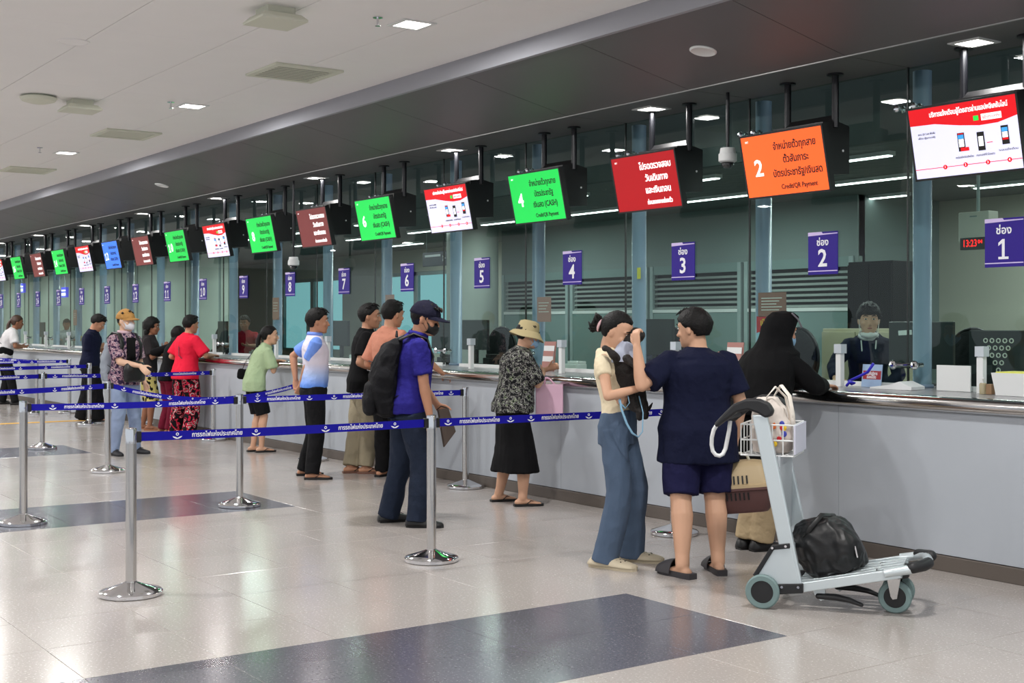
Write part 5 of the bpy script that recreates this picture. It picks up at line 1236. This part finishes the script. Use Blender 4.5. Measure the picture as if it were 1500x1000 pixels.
# --- ticket officer and clerks inside
po = at_y(1268, 500, 8.32)
A16 = build_person('person in a navy uniform with a lowered white mask behind window two', 1272, 0, -50, 1.63, lean=17, hunch=8, hy=4, hp=2, female=True, w=1.08, voxel=.0075, sk='a', Z=depth(po), zroot=.06,
    hands={'R': dict(to=(1224, 556, -.42), hint=(1, -.2, -.6), dir=(-.3, 1, -.1), side=(-1, 0, .3), palm=(0, 0, -1), curl=.4), 'L': dict(to=(1290, 575, -.35), hint=(-1, -.2, -.6), dir=(.3, 1, 0), side=(1, 0, 0), palm=(0, 0, -1), curl=.4)},
    shirt=dict(name='jacket', mat=mat('uniform_navy', (26, 30, 48), .8), hem=.86, sleeve=1.85, loose=.025, sw=.018, collar=M_white), bottom=dict(type='pants', mat=M_darkpants, hem=.06), hair=dict(style='short', front=.30, vol=1.13, amp=.09), mask=dict(mat=M_white, drop=.062), shoes=dict(type='sneaker', mat=M_black))
G().tube([A16.T(-.06, .075, 1.43), A16.T(-.05, .125, 1.3), A16.T(0, .135, 1.2), A16.T(.05, .125, 1.3), A16.T(.06, .075, 1.43)], .006, 6).obj('lanyard', M_white, A16.e)
G().box(A16.T(0, .15, 1.17), (.06, .006, .09)).obj('id_card', M_white, A16.e)
pc = at_y(360, 500, 8.35)
A17 = build_person('person with red vest over dark sleeves behind window nine', 360, 0, -40, 1.6, lean=4, hp=8, voxel=.012, sk='c', Z=depth(pc), zroot=.05,
    hands={'R': dict(to=V((.15, .35, 1.12)), hint=(1, -.2, -.6)), 'L': dict(to=V((-.15, .35, 1.12)), hint=(-1, -.2, -.6))}, shirt=dict(name='vest', mat=mat('vest_red', (130, 14, 26), .8), hem=.86, sleeve=.5, loose=.03, sw=.02), bottom=dict(type='pants', mat=M_darkpants, hem=.06), hair=dict(style='short', front=.42, nape=-.3), shoes=dict(type='sneaker', mat=M_black))
pc = at_y(100, 500, 8.3)
A18 = build_person('person in a pale grey shirt behind the distant glass left of the navy tee', 98, 0, -20, 1.58, lean=5, hp=14, voxel=.014, sk='c', Z=depth(pc), zroot=.05,
    hands={'R': dict(to=V((.15, .35, 1.12)), hint=(1, -.2, -.6)), 'L': dict(to=V((-.15, .35, 1.12)), hint=(-1, -.2, -.6))}, shirt=dict(name='shirt', mat=mat('shirt_grey', (150, 156, 160), .8), hem=.86, sleeve=.9, loose=.03, sw=.02), bottom=dict(type='pants', mat=M_darkpants, hem=.06), hair=dict(style='short', front=.42, nape=-.3), shoes=dict(type='sneaker', mat=M_black))
pc = at_y(926, 500, 8.9)
A19 = build_person('person in dark clothes half hidden by the column behind the dog', 925, 0, -60, 1.57, lean=6, hp=10, voxel=.012, sk='b', Z=depth(pc), zroot=.02, female=True,
    hands={'R': dict(to=V((.15, .35, 1.1)), hint=(1, -.2, -.6)), 'L': dict(to=V((-.15, .35, 1.1)), hint=(-1, -.2, -.6))}, shirt=dict(name='jacket', mat=mat('uniform_navy', (26, 30, 48), .8), hem=.86, sleeve=1.7, loose=.03, sw=.02), bottom=dict(type='pants', mat=M_darkpants, hem=.06), hair=dict(style='long', mat=M_hairb, front=.42, len=.12), shoes=dict(type='sneaker', mat=M_black))

# ================================================================== BAGGAGE TROLLEY
M_alu = mat('aluminium_white', (206, 216, 220), .3, .45); M_tyre = mat('tyre_grey', (112, 134, 134), .6); M_rub = mat('rubber_black', (24, 25, 28), .5)
tp = ground(1117, 891); tr = empty('baggage_trolley', tp, math.radians(33)); tag(tr, 'white and aluminium baggage trolley with black handle and basket beside the counter', 'trolley')
TWD = .48
def wheel(cx, cy, r_, par, nm='wheel', wd=.034):
    R = Matrix.Rotation(PI/2, 3, 'X')
    t = G().lathe([(r_*.66, -wd/2), (r_*.92, -wd/2), (r_, -wd*.3), (r_, wd*.3), (r_*.92, wd/2), (r_*.66, wd/2)], (cx, cy, r_), n=36, R=R, closed=True).obj(nm, M_tyre, par, smooth=True)
    G().lathe([(0, -wd*.42), (r_*.3, -wd*.42), (r_*.34, -wd*.36), (r_*.66, -wd*.36), (r_*.66, wd*.36), (0, wd*.42)], (cx, cy, r_), n=30, R=R).obj('hub', M_rub, t, smooth=True)
    G().lathe([(r_*.66, -wd*.52), (r_*.70, -wd*.54), (r_*.74, -wd*.50), (r_*.66, -wd*.3)], (cx, cy, r_), n=30, R=R, closed=True).obj('rim_ring', mat('rim_pale', (170, 196, 190), .5), t, smooth=True)
    G().lathe([(0, -wd*.75), (.013, -wd*.75), (.015, -wd*.3), (0, -wd*.3)], (cx, cy, r_), n=14, R=R).obj('axle_bolt', M_steel, t)
    return t
for y in (0, TWD):
    wheel(0, y, .09, tr); sgn = -1 if y == 0 else 1; yo = y+(.035 if y == 0 else -.035)
    # rear bracket plate
    G().prism([(-.005, .11), (.145, .13), (.19, .13), (.145, .33), (.05, .33), (-.045, .18)], 'y', yo-.02, yo+.012).obj('rear_bracket', M_alu, tr, bevel=.003)
    G().prism([(-.055, .17), (.045, .335), (.14, .352), (.142, .325), (.058, .312), (-.03, .165)], 'y', yo-.028, yo+.02).obj('bracket_guard', M_rub, tr, bevel=.004)
    G().prism([(-.03, .065), (.21, .095), (.21, .145), (-.02, .125)], 'y', yo-.030, yo+.022).obj('axle_plate', M_rub, tr, bevel=.004)
    for bx_, bz in ((.02, .115), (.10, .12), (.185, .125), (.05, .322), (.12, .335)): G().cyl((bx_, yo-.034, bz), (bx_, yo-.026, bz), .007, 10).obj('bolt', M_chrome, tr)
    # upright post, leaning back
    yp = y+(.035 if y == 0 else -.035); hx = .040
    G().loft([[V((x0+dx, yp+dy, z)) for dx, dy in ((-hx, -.018), (hx, -.018), (hx, .018), (-hx, .018))] for x0, z in ((.165, .13), (-.02, 1.02))]).obj('upright_post', M_alu, tr, bevel=.006)
    # deck side rail
    G().loft([[V((x0, yp+dy, z+dz)) for dy, dz in ((-.014, -.026), (.014, -.026), (.014, .026), (-.014, .026))] for x0, z in ((.16, .112), (.70, .232))]).obj('side_rail', M_alu, tr, bevel=.004)
    # handle side piece
    hp1 = [(.055, 1.045), (.03, 1.085), (-.02, 1.105), (-.09, 1.105), (-.16, 1.075), (-.215, 1.02), (-.265, .965), (-.25, .945), (-.20, .985), (-.14, 1.03), (-.08, 1.045), (-.03, 1.03), (.01, 1.005), (.045, 1.015)]
    hh = G().prism(hp1, 'y', yp-.03, yp+.03).obj('handle_arm', M_rub, tr, bevel=.012)
    G().lathe([(0, -.036), (.012, -.036), (.014, -.03), (0, -.03)], (0, yp, 1.055), n=14, R=Matrix.Rotation(PI/2*1, 3, 'X')).obj('pivot_bolt', M_chrome, hh)
G().cyl((-.215, .02, .995), (-.215, TWD-.02, .995), .017, 16).obj('handle_bar', M_rub, tr, smooth=True)
G().tube([(-.25, .06, .97), (-.275, .06, .93), (-.285, .06, .89), (-.287, .06, .85), (-.28, .06, .815), (-.265, .065, .795), (-.245, .07, .79), (-.228, .075, .80), (-.215, .08, .83), (-.205, .08, .88), (-.195, .08, .93), (-.19, .08, .98)], .011, 10).obj('brake_lever', M_white, tr, smooth='all')
G().box2((-.012, .05, .38), (.0, TWD-.05, .80), ).obj('sign_panel', mat('panel_grey', (176, 182, 188), .5), tr, loc=(.083, 0, 0)).rotation_euler = (0, 0, 0)
for z0_, z1_ in ((.30, .33), (.80, .825)): xx = .165-.185*(z0_-.13)/.89; G().box2((xx-.015, .04, z0_), (xx+.015, TWD-.04, z1_)).obj('cross_bar', M_alu, tr)
# deck: slats between rails
for i in range(5):
    y = .075+i*.078
    G().loft([[V((x0, y+dy, z+dz)) for dy, dz in ((-.022, -.006), (.022, -.006), (.022, .006), (-.022, .006))] for x0, z in ((.16, .125), (.70, .245))]).obj('deck_slat', M_alu, tr, bevel=.002)
for t_ in (.02, .5, .97):
    x = .16+.54*t_; z = .10+.12*t_; G().box2((x-.02, .04, z-.012), (x+.02, TWD-.04, z+.006)).obj('cross_bar', M_alu, tr)
# front bumper
G().tube([(.62, .03, .225), (.74, .03, .252), (.80, .10, .266), (.82, TWD/2, .27), (.80, TWD-.10, .266), (.74, TWD-.03, .252), (.66, TWD-.03, .235)], .024, 12).obj('front_frame', M_alu, tr, smooth=True)
for a, b_ in (((.755, .035, .262), (.825, .13, .275)), ((.825, TWD-.13, .275), (.755, TWD-.035, .262))): G().tube([a, tuple((a[i]+b_[i])/2+(.014 if i == 0 else 0) for i in range(3)), b_], .030, 12, round_ends=True).obj('bumper', M_rub, tr, smooth=True)
# casters
for y in (.15, TWD-.15):
    G().lathe([(0, 0), (.085, 0), (.088, .012), (.08, .03), (0, .034)], (.645, y, .192), n=28).obj('caster_plate', M_rub, tr, smooth=True)
    for s_ in (-1, 1): G().prism([(.62, .19), (.69, .19), (.672, .08), (.65, .075), (.64, .09)], 'y', y+s_*.028-.002, y+s_*.028+.002).obj('caster_fork', M_steel, tr)
    wheel(.66, y, .085, tr, wd=.036)
# pedals
for y, xo in ((.08, .24), (.36, .30)):
    G().prism([(xo, .13), (xo+.075, .135), (xo+.075, .06), (xo+.05, .05), (xo+.02, .08)], 'y', y-.015, y+.015).obj('pedal_mount', M_alu, tr, bevel=.003)
    G().tube([(xo+.04, y-.01, .075), (xo+.13, y-.01, .075), (xo+.20, y-.01, .065), (xo+.26, y-.01, .045)], [(.016, .026), (.018, .026), (.014, .024), (.010, .018)], 10, round_ends=True, ref=(0, 0, 1)).obj('pedal', M_rub, tr, smooth='all')
# basket
def wire(g_, pts, r_=.0035): g_.tube(pts, r_, 6)
bk = empty('basket', parent=tr); g = G()
x0, x1, y0, y1, z0, z1 = -.13, .15, .075, TWD-.075, .80, .965
for z in (z0, (z0+z1)/2, z1):
    g = G(); g.tube([(x0, y0, z), (x1, y0, z), (x1, y1, z), (x0, y1, z)], .0045, 6, closed=True); g.obj('basket_rim', M_white, bk)
for i in range(6): x = x0+(x1-x0)*i/5; g = G(); g.tube([(x, y0, z1), (x, y0, z0), (x, y1, z0), (x, y1, z1)], .0035, 6); g.obj('basket_wire', M_white, bk)
for i in range(5): y = y0+(y1-y0)*i/4; g = G(); g.tube([(x0, y, z1), (x0, y, z0), (x1, y, z0), (x1, y, z1)], .0035, 6); g.obj('basket_wire', M_white, bk)
G().box2((x1+.003, y0-.015, z0+.01), (x1+.012, y1+.015, z1)).obj('front_plate', mat('plate_lilac', (206, 206, 222), .45), bk, bevel=.003)
def wl(px_, py_, Z): return at_depth(px_, py_, Z)
def tl_(x, y, z):
    a = math.radians(33); return V((tp.x+x*math.cos(a)-y*math.sin(a), tp.y+x*math.sin(a)+y*math.cos(a), z))
# tote bag sitting in the basket
M_tote = mat('tote_canvas', (206, 196, 188), .85, noise_amt=.05); tote = empty('tote_bag', tl_(.01, TWD/2, .81), math.radians(33)); tag(tote, 'beige canvas tote bag with bright print standing in the trolley basket', 'bag')
g = G(); rings = []
for z, rx, ry, ox_ in ((0, .10, .12, 0), (.06, .115, .135, 0), (.16, .11, .14, .0), (.24, .085, .13, -.02), (.29, .05, .11, -.03)):
    rings.append([V((ox_+rx*math.copysign(abs(math.cos(a))**.6, math.cos(a)), ry*math.copysign(abs(math.sin(a))**.6, math.sin(a)), z)) for a in np.linspace(0, 2*PI, 28)[:-1]])
g.loft(rings); o = remesh(g, 'bag_body', M_tote, .008, tote, 2, wrinkle=.012, wscale=14)
for s_ in (-1, 1):
    G().tube([(-.02, s_*.10, .22), (-.01, s_*.12, .30), (.03, s_*.09, .355), (.08, s_*.06, .30), (.10, s_*.05, .20), (.105, s_*.06, .12)], [(.016, .004)]*6, 8, ref=(0, 1, 0)).obj('carry_strap', mat('tote_strap', (226, 218, 208), .8), tote, smooth='all')
rr_ = random.Random(5)
for q in range(9):
    c_ = [(214, 40, 50), (240, 200, 50), (60, 70, 170), (230, 120, 60)][q % 4]; yy, zz = rr_.uniform(-.10, .0), rr_.uniform(.05, .17)
    G().ell((.05+rr_.uniform(-.03, .04), -.135, zz), (.014, .004, .016), 8, 6).obj('printed_spot', mat('print_%d' % (q % 4), c_, .7), tote)
# black bag on the deck
blk = empty('black_shopping_bag', tl_(.33, .25, .172), math.radians(33), rot=(0, -math.atan2(.12, .54), math.radians(33))); tag(blk, 'shiny black folded-top bag lying on the trolley deck', 'bag')
g = G(); rings = []
for z, rx, ry, ox_ in ((0, .145, .11, .02), (.03, .168, .125, .01), (.10, .182, .135, 0), (.17, .178, .13, -.005), (.23, .15, .115, -.01), (.27, .12, .085, -.02), (.295, .06, .04, -.03)):
    rings.append([V((ox_+rx*math.copysign(abs(math.cos(a))**.75, math.cos(a))*(1+.05*math.sin(5*a+z*20)), ry*math.copysign(abs(math.sin(a))**.75, math.sin(a))*(1+.04*math.cos(6*a)), z)) for a in np.linspace(0, 2*PI, 37)[:-1]])
g.loft(rings); M_bag = mat('bag_black', (14, 14, 16), .42, bump=.5, bump_scale=14); o = remesh(g, 'bag_body', M_bag, .008, blk, 1, wrinkle=.020, wscale=11, stretch=(1, 1, .6))
G().tube([(-.10, -.10, .20), (-.05, -.125, .26), (.02, -.06, .315), (.07, .05, .29), (.05, .10, .22)], [(.014, .004)]*5, 8, ref=(1, 0, 0)).obj('carry_strap', M_bag, blk, smooth='all')
G().box2((.155, -.095, .07), (.162, -.085, .13)).obj('zip_pull', M_chrome, blk)

# ================================================================== PET CARRIER held by the man in navy
pcp = at_depth(1086, 748, 7.95); pc = empty('pet_carrier', pcp, math.radians(30), rot=(0, math.radians(-6), math.radians(40))); tag(pc, 'beige and brown plastic pet carrier hanging from the man in navy', 'pet carrier')
def rr_ring(hx, hy, z, rad=.05, n=6):
    out = []
    for cx_, cy_, a0 in ((hx-rad, hy-rad, 0), (-hx+rad, hy-rad, 90), (-hx+rad, -hy+rad, 180), (hx-rad, -hy+rad, 270)):
        for i in range(n): a = math.radians(a0+90*i/(n-1)); out.append(V((cx_+rad*math.cos(a), cy_+rad*math.sin(a), z)))
    return out
M_cb = mat('carrier_beige', (186, 164, 128), .55); M_cr = mat('carrier_brown', (92, 62, 60), .55)
G().loft([rr_ring(.17, .11, 0), rr_ring(.185, .125, .02), rr_ring(.205, .14, .135), rr_ring(.215, .15, .14), rr_ring(.215, .15, .155)]).obj('lower_shell', M_cr, pc, smooth=True)
G().loft([rr_ring(.215, .15, .155), rr_ring(.215, .15, .17), rr_ring(.20, .138, .175), rr_ring(.18, .12, .27), rr_ring(.15, .095, .30), rr_ring(.11, .06, .31)]).obj('upper_shell', M_cb, pc, smooth=True)
for i in range(7):
    x = -.09+i*.026
    G().box((x, -.1365, .205), (.009, .004, .05), Matrix.Rotation(-.2, 3, 'X')).obj('vent_slot', M_black, pc); G().box((x, -.140, .105), (.009, .006, .045), Matrix.Rotation(.12, 3, 'X')).obj('vent_slot', M_black, pc)
for i in range(4): y = -.06+i*.035; G().box((.198, y, .21), (.005, .009, .05), Matrix.Rotation(-.2, 3, 'Y')).obj('vent_slot', M_black, pc)
G().tube([(-.07, 0, .305), (-.06, 0, .34), (-.02, 0, .355), (.03, 0, .355), (.07, 0, .34), (.08, 0, .305)], .009, 8).obj('carry_handle', M_offwhite, pc, smooth='all')

# ================================================================== DOG in the arms of the woman in cream tee
q = A1.pix
dg_ = empty('black_dog', A1.root+V((0, 0, 0)), math.radians(30-90)); tag(dg_, 'small black dog in a pale grey harness held against the cream tee', 'dog')
g = G()
g.tube([q(934, 588, -.06), q(926, 566, -.08), q(917, 541, -.09), q(915, 524, -.08), q(922, 508, -.06), q(929, 496, -.05)], [(.06, .055), (.085, .075), (.088, .078), (.080, .07), (.056, .052), (.048, .05)], 16, round_ends=True)
hd = q(931, 491, -.03)
g.ell(hd, (.052, .058, .050), 16, 12)
g.tube([hd, q(924, 494, -.07), q(917, 499, -.09)], [.036, .027, .019], 10, round_ends=True)
for dx in (-1, 1): g.tube([hd+V((dx*.035, .01, .03)), hd+V((dx*.06, .0, .02)), hd+V((dx*.072, -.0, -.03))], [(.022, .01), (.022, .009), (.012, .006)], 8, round_ends=True)
for pts in ([q(905, 528, -.14), q(897, 518, -.17), q(891, 512, -.16), q(886, 510, -.14)], [q(918, 525, -.23), q(930, 535, -.25), q(938, 530, -.25)]): g.tube(pts, [.03, .024, .019, .020][:len(pts)], 10, round_ends=True)
for pts in ([q(922, 580, -.16), q(930, 598, -.18), q(936, 602, -.20), q(937, 612, -.19)], [q(936, 580, -.08), q(944, 597, -.08), q(945, 610, -.08)]): g.tube(pts, [.045, .03, .02, .02][:len(pts)], 10, round_ends=True)
g.tube([q(938, 596, -.05), q(950, 600, -.02), q(956, 590, 0)], [.018, .014, .008], 8, round_ends=True)
remesh(g, 'body', mat('dog_fur', (26, 20, 18), .7, noise_amt=.3, noise_scale=60, bump=.6, bump_scale=120), .006, dg_, 2, wrinkle=.006, wscale=22)
for dx in (-1, 1): G().ell(q(926, 486, -.08)+V((dx*.004, 0, 0)), (.006,)*3, 8, 6).obj('eye', M_eyeb, dg_, smooth='all')
G().ell(q(915.5, 498, -.10), (.010, .009, .008), 10, 6).obj('nose', M_black, dg_, smooth='all')
hr = mat('harness_grey', (172, 178, 196), .7)
g = G(); rings = []
for (x_, y_, z_, r1, r2) in ((923, 506, -.06, .062, .058), (919, 514, -.07, .076, .070), (916, 524, -.08, .090, .082), (916, 532, -.085, .094, .086)): rings.append((q(x_, y_, z_), (r1, r2)))
g.tube([a for a, b_ in rings], [b_ for a, b_ in rings], 20); g.obj('harness', hr, dg_, smooth=True)
lea = mat('leash_blue', (132, 176, 204), .6)
G().tube([q(905, 575, -.24), q(908, 590, -.26), q(916, 598, -.26), q(922, 590, -.25), q(918, 572, -.24)], [(.007, .003)]*5, 8).obj('leash_loop', lea, dg_, smooth='all')
G().tube([q(906, 572, -.24), q(910, 598, -.27), q(918, 620, -.27), q(926, 634, -.27), q(935, 640, -.26), q(941, 632, -.25), q(942, 605, -.22), q(936, 580, -.18)], [(.007, .004)]*8, 8).obj('leash', lea, dg_, smooth='all')

# ================================================================== BAGS CARRIED BY PEOPLE
def on_person(P, name, label, cat): o = empty(name, P.root, P.e.rotation_euler.z); tag(o, label, cat); return o
def backpack(P, label, m, sc_=1.0, dark=M_black):
    e = on_person(P, 'backpack', label, 'backpack'); s = P.s
    g = G(); rings = []
    for z, rx, ry in ((.86, .10, .05), (.88, .135, .085), (.98, .155, .11), (1.12, .160, .115), (1.24, .15, .10), (1.33, .125, .075), (1.37, .07, .04)):
        ry *= .82; c = P.T(0, -.11-ry*sc_*.95, 1.10+(z-1.12)*sc_)
        rings.append([c+V((rx*sc_*s*math.copysign(abs(math.cos(a))**.7, math.cos(a)), ry*sc_*s*math.copysign(abs(math.sin(a))**.7, math.sin(a)), 0)) for a in np.linspace(0, 2*PI, 29)[:-1]])
    g.loft(rings); remesh(g, 'pack_body', m, .009, e, 2, wrinkle=.014, wscale=10)
    g = G(); rings = []
    for z, rx, ry in ((.89, .09, .03), (.91, .115, .05), (1.0, .125, .055), (1.08, .11, .04), (1.10, .06, .015)):
        c = P.T(0, -.11-.165*sc_, 1.08+(z-1.12)*sc_); rings.append([c+V((rx*sc_*s*math.cos(a), ry*sc_*s*math.sin(a), 0)) for a in np.linspace(0, 2*PI, 25)[:-1]])
    g.loft(rings); remesh(g, 'front_pocket', m, .009, e, 2, wrinkle=.008, wscale=10)
    for z in (1.12, 1.18): G().tube([P.T(-.10, -.11-.185*sc_, z), P.T(0, -.115-.195*sc_, z+.004), P.T(.10, -.11-.185*sc_, z)], .004, 6).obj('zip', M_blackmetal, e)
    for sx in (-1, 1):
        k = .11
        G().tube([P.T(sx*k, -.15, 1.36), P.T(sx*k, -.06, 1.432), P.T(sx*(k+.005), .05, 1.42), P.T(sx*(k+.025), .125, 1.30), P.T(sx*(k+.045), .11, 1.15), P.T(sx*(k+.04), -.02, 1.02), P.T(sx*.11, -.14, .95)], [(.030*s, .010*s)]*4+[(.02*s, .006*s)]*3, 8, ref=(1, 0, 0)).obj('shoulder_strap', dark, e, smooth='all')
    G().tube([P.T(-.03, -.16, 1.38), P.T(0, -.17, 1.42), P.T(.03, -.16, 1.38)], .008, 6).obj('grab_handle', dark, e)
    return e
bp5 = backpack(A5, 'large black backpack with front pocket worn over the blue polo', mat('pack_black', (24, 24, 27), .8, bump=.4, bump_scale=60), 1.08)
# brown folder and pouch held by that man
fo = on_person(A5, 'document_folder', 'brown leather folder held by the man with the big backpack', 'folder'); q5 = A5.pix
ca = [q5(641, 600, .1), q5(656, 597, .16), q5(667, 632, .16), q5(650, 655, .1)]
nn = (ca[1]-ca[0]).cross(ca[3]-ca[0]).normalized()*.012
G().loft([[p_-nn for p_ in ca], [p_+nn for p_ in ca]]).obj('cover', mat('leather_brown', (84, 70, 62), .6, noise_amt=.1), fo, bevel=.006)
G().tube([ca[0]+nn, lerp(ca[0], ca[1], .5)+nn*2+V((0, 0, .02)), ca[1]+nn], .004, 6).obj('edge_piping', M_blackmetal, fo)
# pale backpack and black sling bag of the tan cap man
bp13 = backpack(A13, 'grey and white backpack worn by the man with the tan cap', mat('pack_grey', (150, 158, 170), .7, noise_amt=.25, noise_scale=10), .95)
G().cyl(A13.T(-.10, -.30, 1.10), A13.T(-.10, -.30, 1.25), .03, 14).obj('bottle_in_pocket', mat('bottle_blue', (90, 130, 200), .3), bp13, smooth=True)
sb = on_person(A13, 'sling_bag', 'black sling bag hanging across the floral shirt', 'bag')
g = G(); rings = []
for z, rx, ry in ((.86, .11, .03), (.88, .15, .055), (1.0, .155, .065), (1.08, .13, .05), (1.11, .06, .02)): rings.append([A13.T(.02+rx*math.cos(a), .20+ry*math.sin(a), z) for a in np.linspace(0, 2*PI, 25)[:-1]])
g.loft(rings); remesh(g, 'bag_body', M_bag, .010, sb, 2, wrinkle=.010, wscale=10)
G().tube([A13.T(.12, .19, 1.06), A13.T(.06, .165, 1.2), A13.T(-.06, .12, 1.36), A13.T(-.09, -.02, 1.44), A13.T(-.05, -.13, 1.3), A13.T(.12, -.14, 1.05), A13.T(.19, .06, 1.0)], [(.016, .004)]*7, 8, ref=(1, 0, 0)).obj('strap', M_blackcloth, sb, smooth='all')
vst = on_person(A13, 'dark_scarf', 'black cloth panel over the front of the floral shirt', 'scarf')
G().loft([[A13.T(x+dx, y+dy, z) for dx, dy in ((-.05, 0), (.05, -.01), (.05, .012), (-.05, .022))] for x, y, z in ((.03, .135, 1.38), (.04, .16, 1.25), (.04, .165, 1.1))]).obj('panel', M_blackcloth, vst, smooth='all')
# pink bag of the bucket hat woman
pk = on_person(A4, 'pink_tote_bag', 'pale pink paper shopping bag hanging from the bucket hat woman', 'bag')
c0 = A4.loc(at_depth(805, 606, depth(A4.root)+.06))
bxm = G()
R = Matrix.Rotation(math.radians(68), 3, 'Z')
g = G(); g.loft([[c0+R @ V((sx*.115, sy*.045, z)) for sx, sy in ((-1, -1), (1, -1), (1, 1), (-1, 1))] for z in (0, .25)]); g.obj('bag_body', mat('bag_pink', (216, 176, 198), .6), pk, bevel=.004)
hnd = A4.arm['R'][2]
for s_ in (-1, 1): G().tube([c0+R @ V((-.045, s_*.04, .245)), lerp(c0+R @ V((-.03, s_*.02, .29)), hnd+V((0, 0, -.03)), .35), hnd+V((.0, .03+s_*.008, -.03)), lerp(c0+R @ V((.03, s_*.02, .29)), hnd+V((0, 0, -.03)), .35), c0+R @ V((.045, s_*.04, .245))], [(.010, .003)]*5, 6).obj('handle', mat('bag_pink_handle', (226, 184, 204), .6), pk, smooth='all')
# woman in mint: small black purse on a strap
def cross_bag(P, name, label, side, m, z=.92, size=.11, back=-.04, strap_m=None, y_=None):
    e = on_person(P, name, label, 'bag'); g = G(); rings = []
    for dz, k in ((-size*.6, .6), (-size*.45, .95), (0, 1), (size*.45, .95), (size*.6, .6)): rings.append([P.T(side*.17*1.0+.045*k*math.cos(a)+side*.045, back+size*k*math.sin(a), z+dz) for a in np.linspace(0, 2*PI, 21)[:-1]])
    g.loft(rings); remesh(g, 'bag_body', m, .010, e, 1)
    G().tube([P.T(side*.20, back, z+size*.6), P.T(side*.12, .15, 1.15), P.T(-side*.06, .13, 1.36), P.T(-side*.085, -.0, 1.45), P.T(-side*.04, -.13, 1.34), P.T(side*.10, -.16, 1.12), P.T(side*.20, back-.03, z+size*.6)], [(.010, .003)]*7, 6, ref=(1, 0, 0)).obj('strap', strap_m or m, e, smooth='all')
    return e
cross_bag(A9, 'purse', 'small black purse hanging at the back of the mint tee', -.55, M_blackcloth, z=1.0, size=.09, back=-.12)
cross_bag(A15, 'crossbody_bag', 'black crossbody bag worn over the white tee at the far left', .8, M_blackcloth, z=.98, size=.13, back=.02)
cross_bag(A10, 'shoulder_strap_bag', 'thin strapped bag worn across the red shirt', .75, mat('strap_wine', (120, 40, 60), .7), z=.90, size=.07, back=.06)
ja = on_person(A7, 'jacket', 'black jacket hanging over the arm of the man in black tee', 'jacket')
g = G(); g.loft([[A7.T(x+.05*k*math.cos(a), y+.035*math.sin(a), z) for a in np.linspace(0, 2*PI, 17)[:-1]] for x, y, z, k in ((-.22, -.02, 1.06, 1), (-.25, -.04, .98, 1.5), (-.27, -.05, .86, 1.7), (-.27, -.05, .76, 1.6))]); remesh(g, 'cloth', M_blackcloth, .010, ja, 2, wrinkle=.012, wscale=9)
# yellow print on the navy tee
o = text_mesh('X', mat('print_yellow', (226, 210, 40), .6), .11, .03); t = bpy.data.objects.new('chest_print', o); COL.objects.link(t); t.parent = A14.e
t.location = A14.T(.02, -.155, 1.27); t.rotation_euler = (PI/2-.2, 0, 0)
# jeans pocket rivets and cap strap
for x_, y_ in ((886, 599), (905, 597), (884, 611)): pass
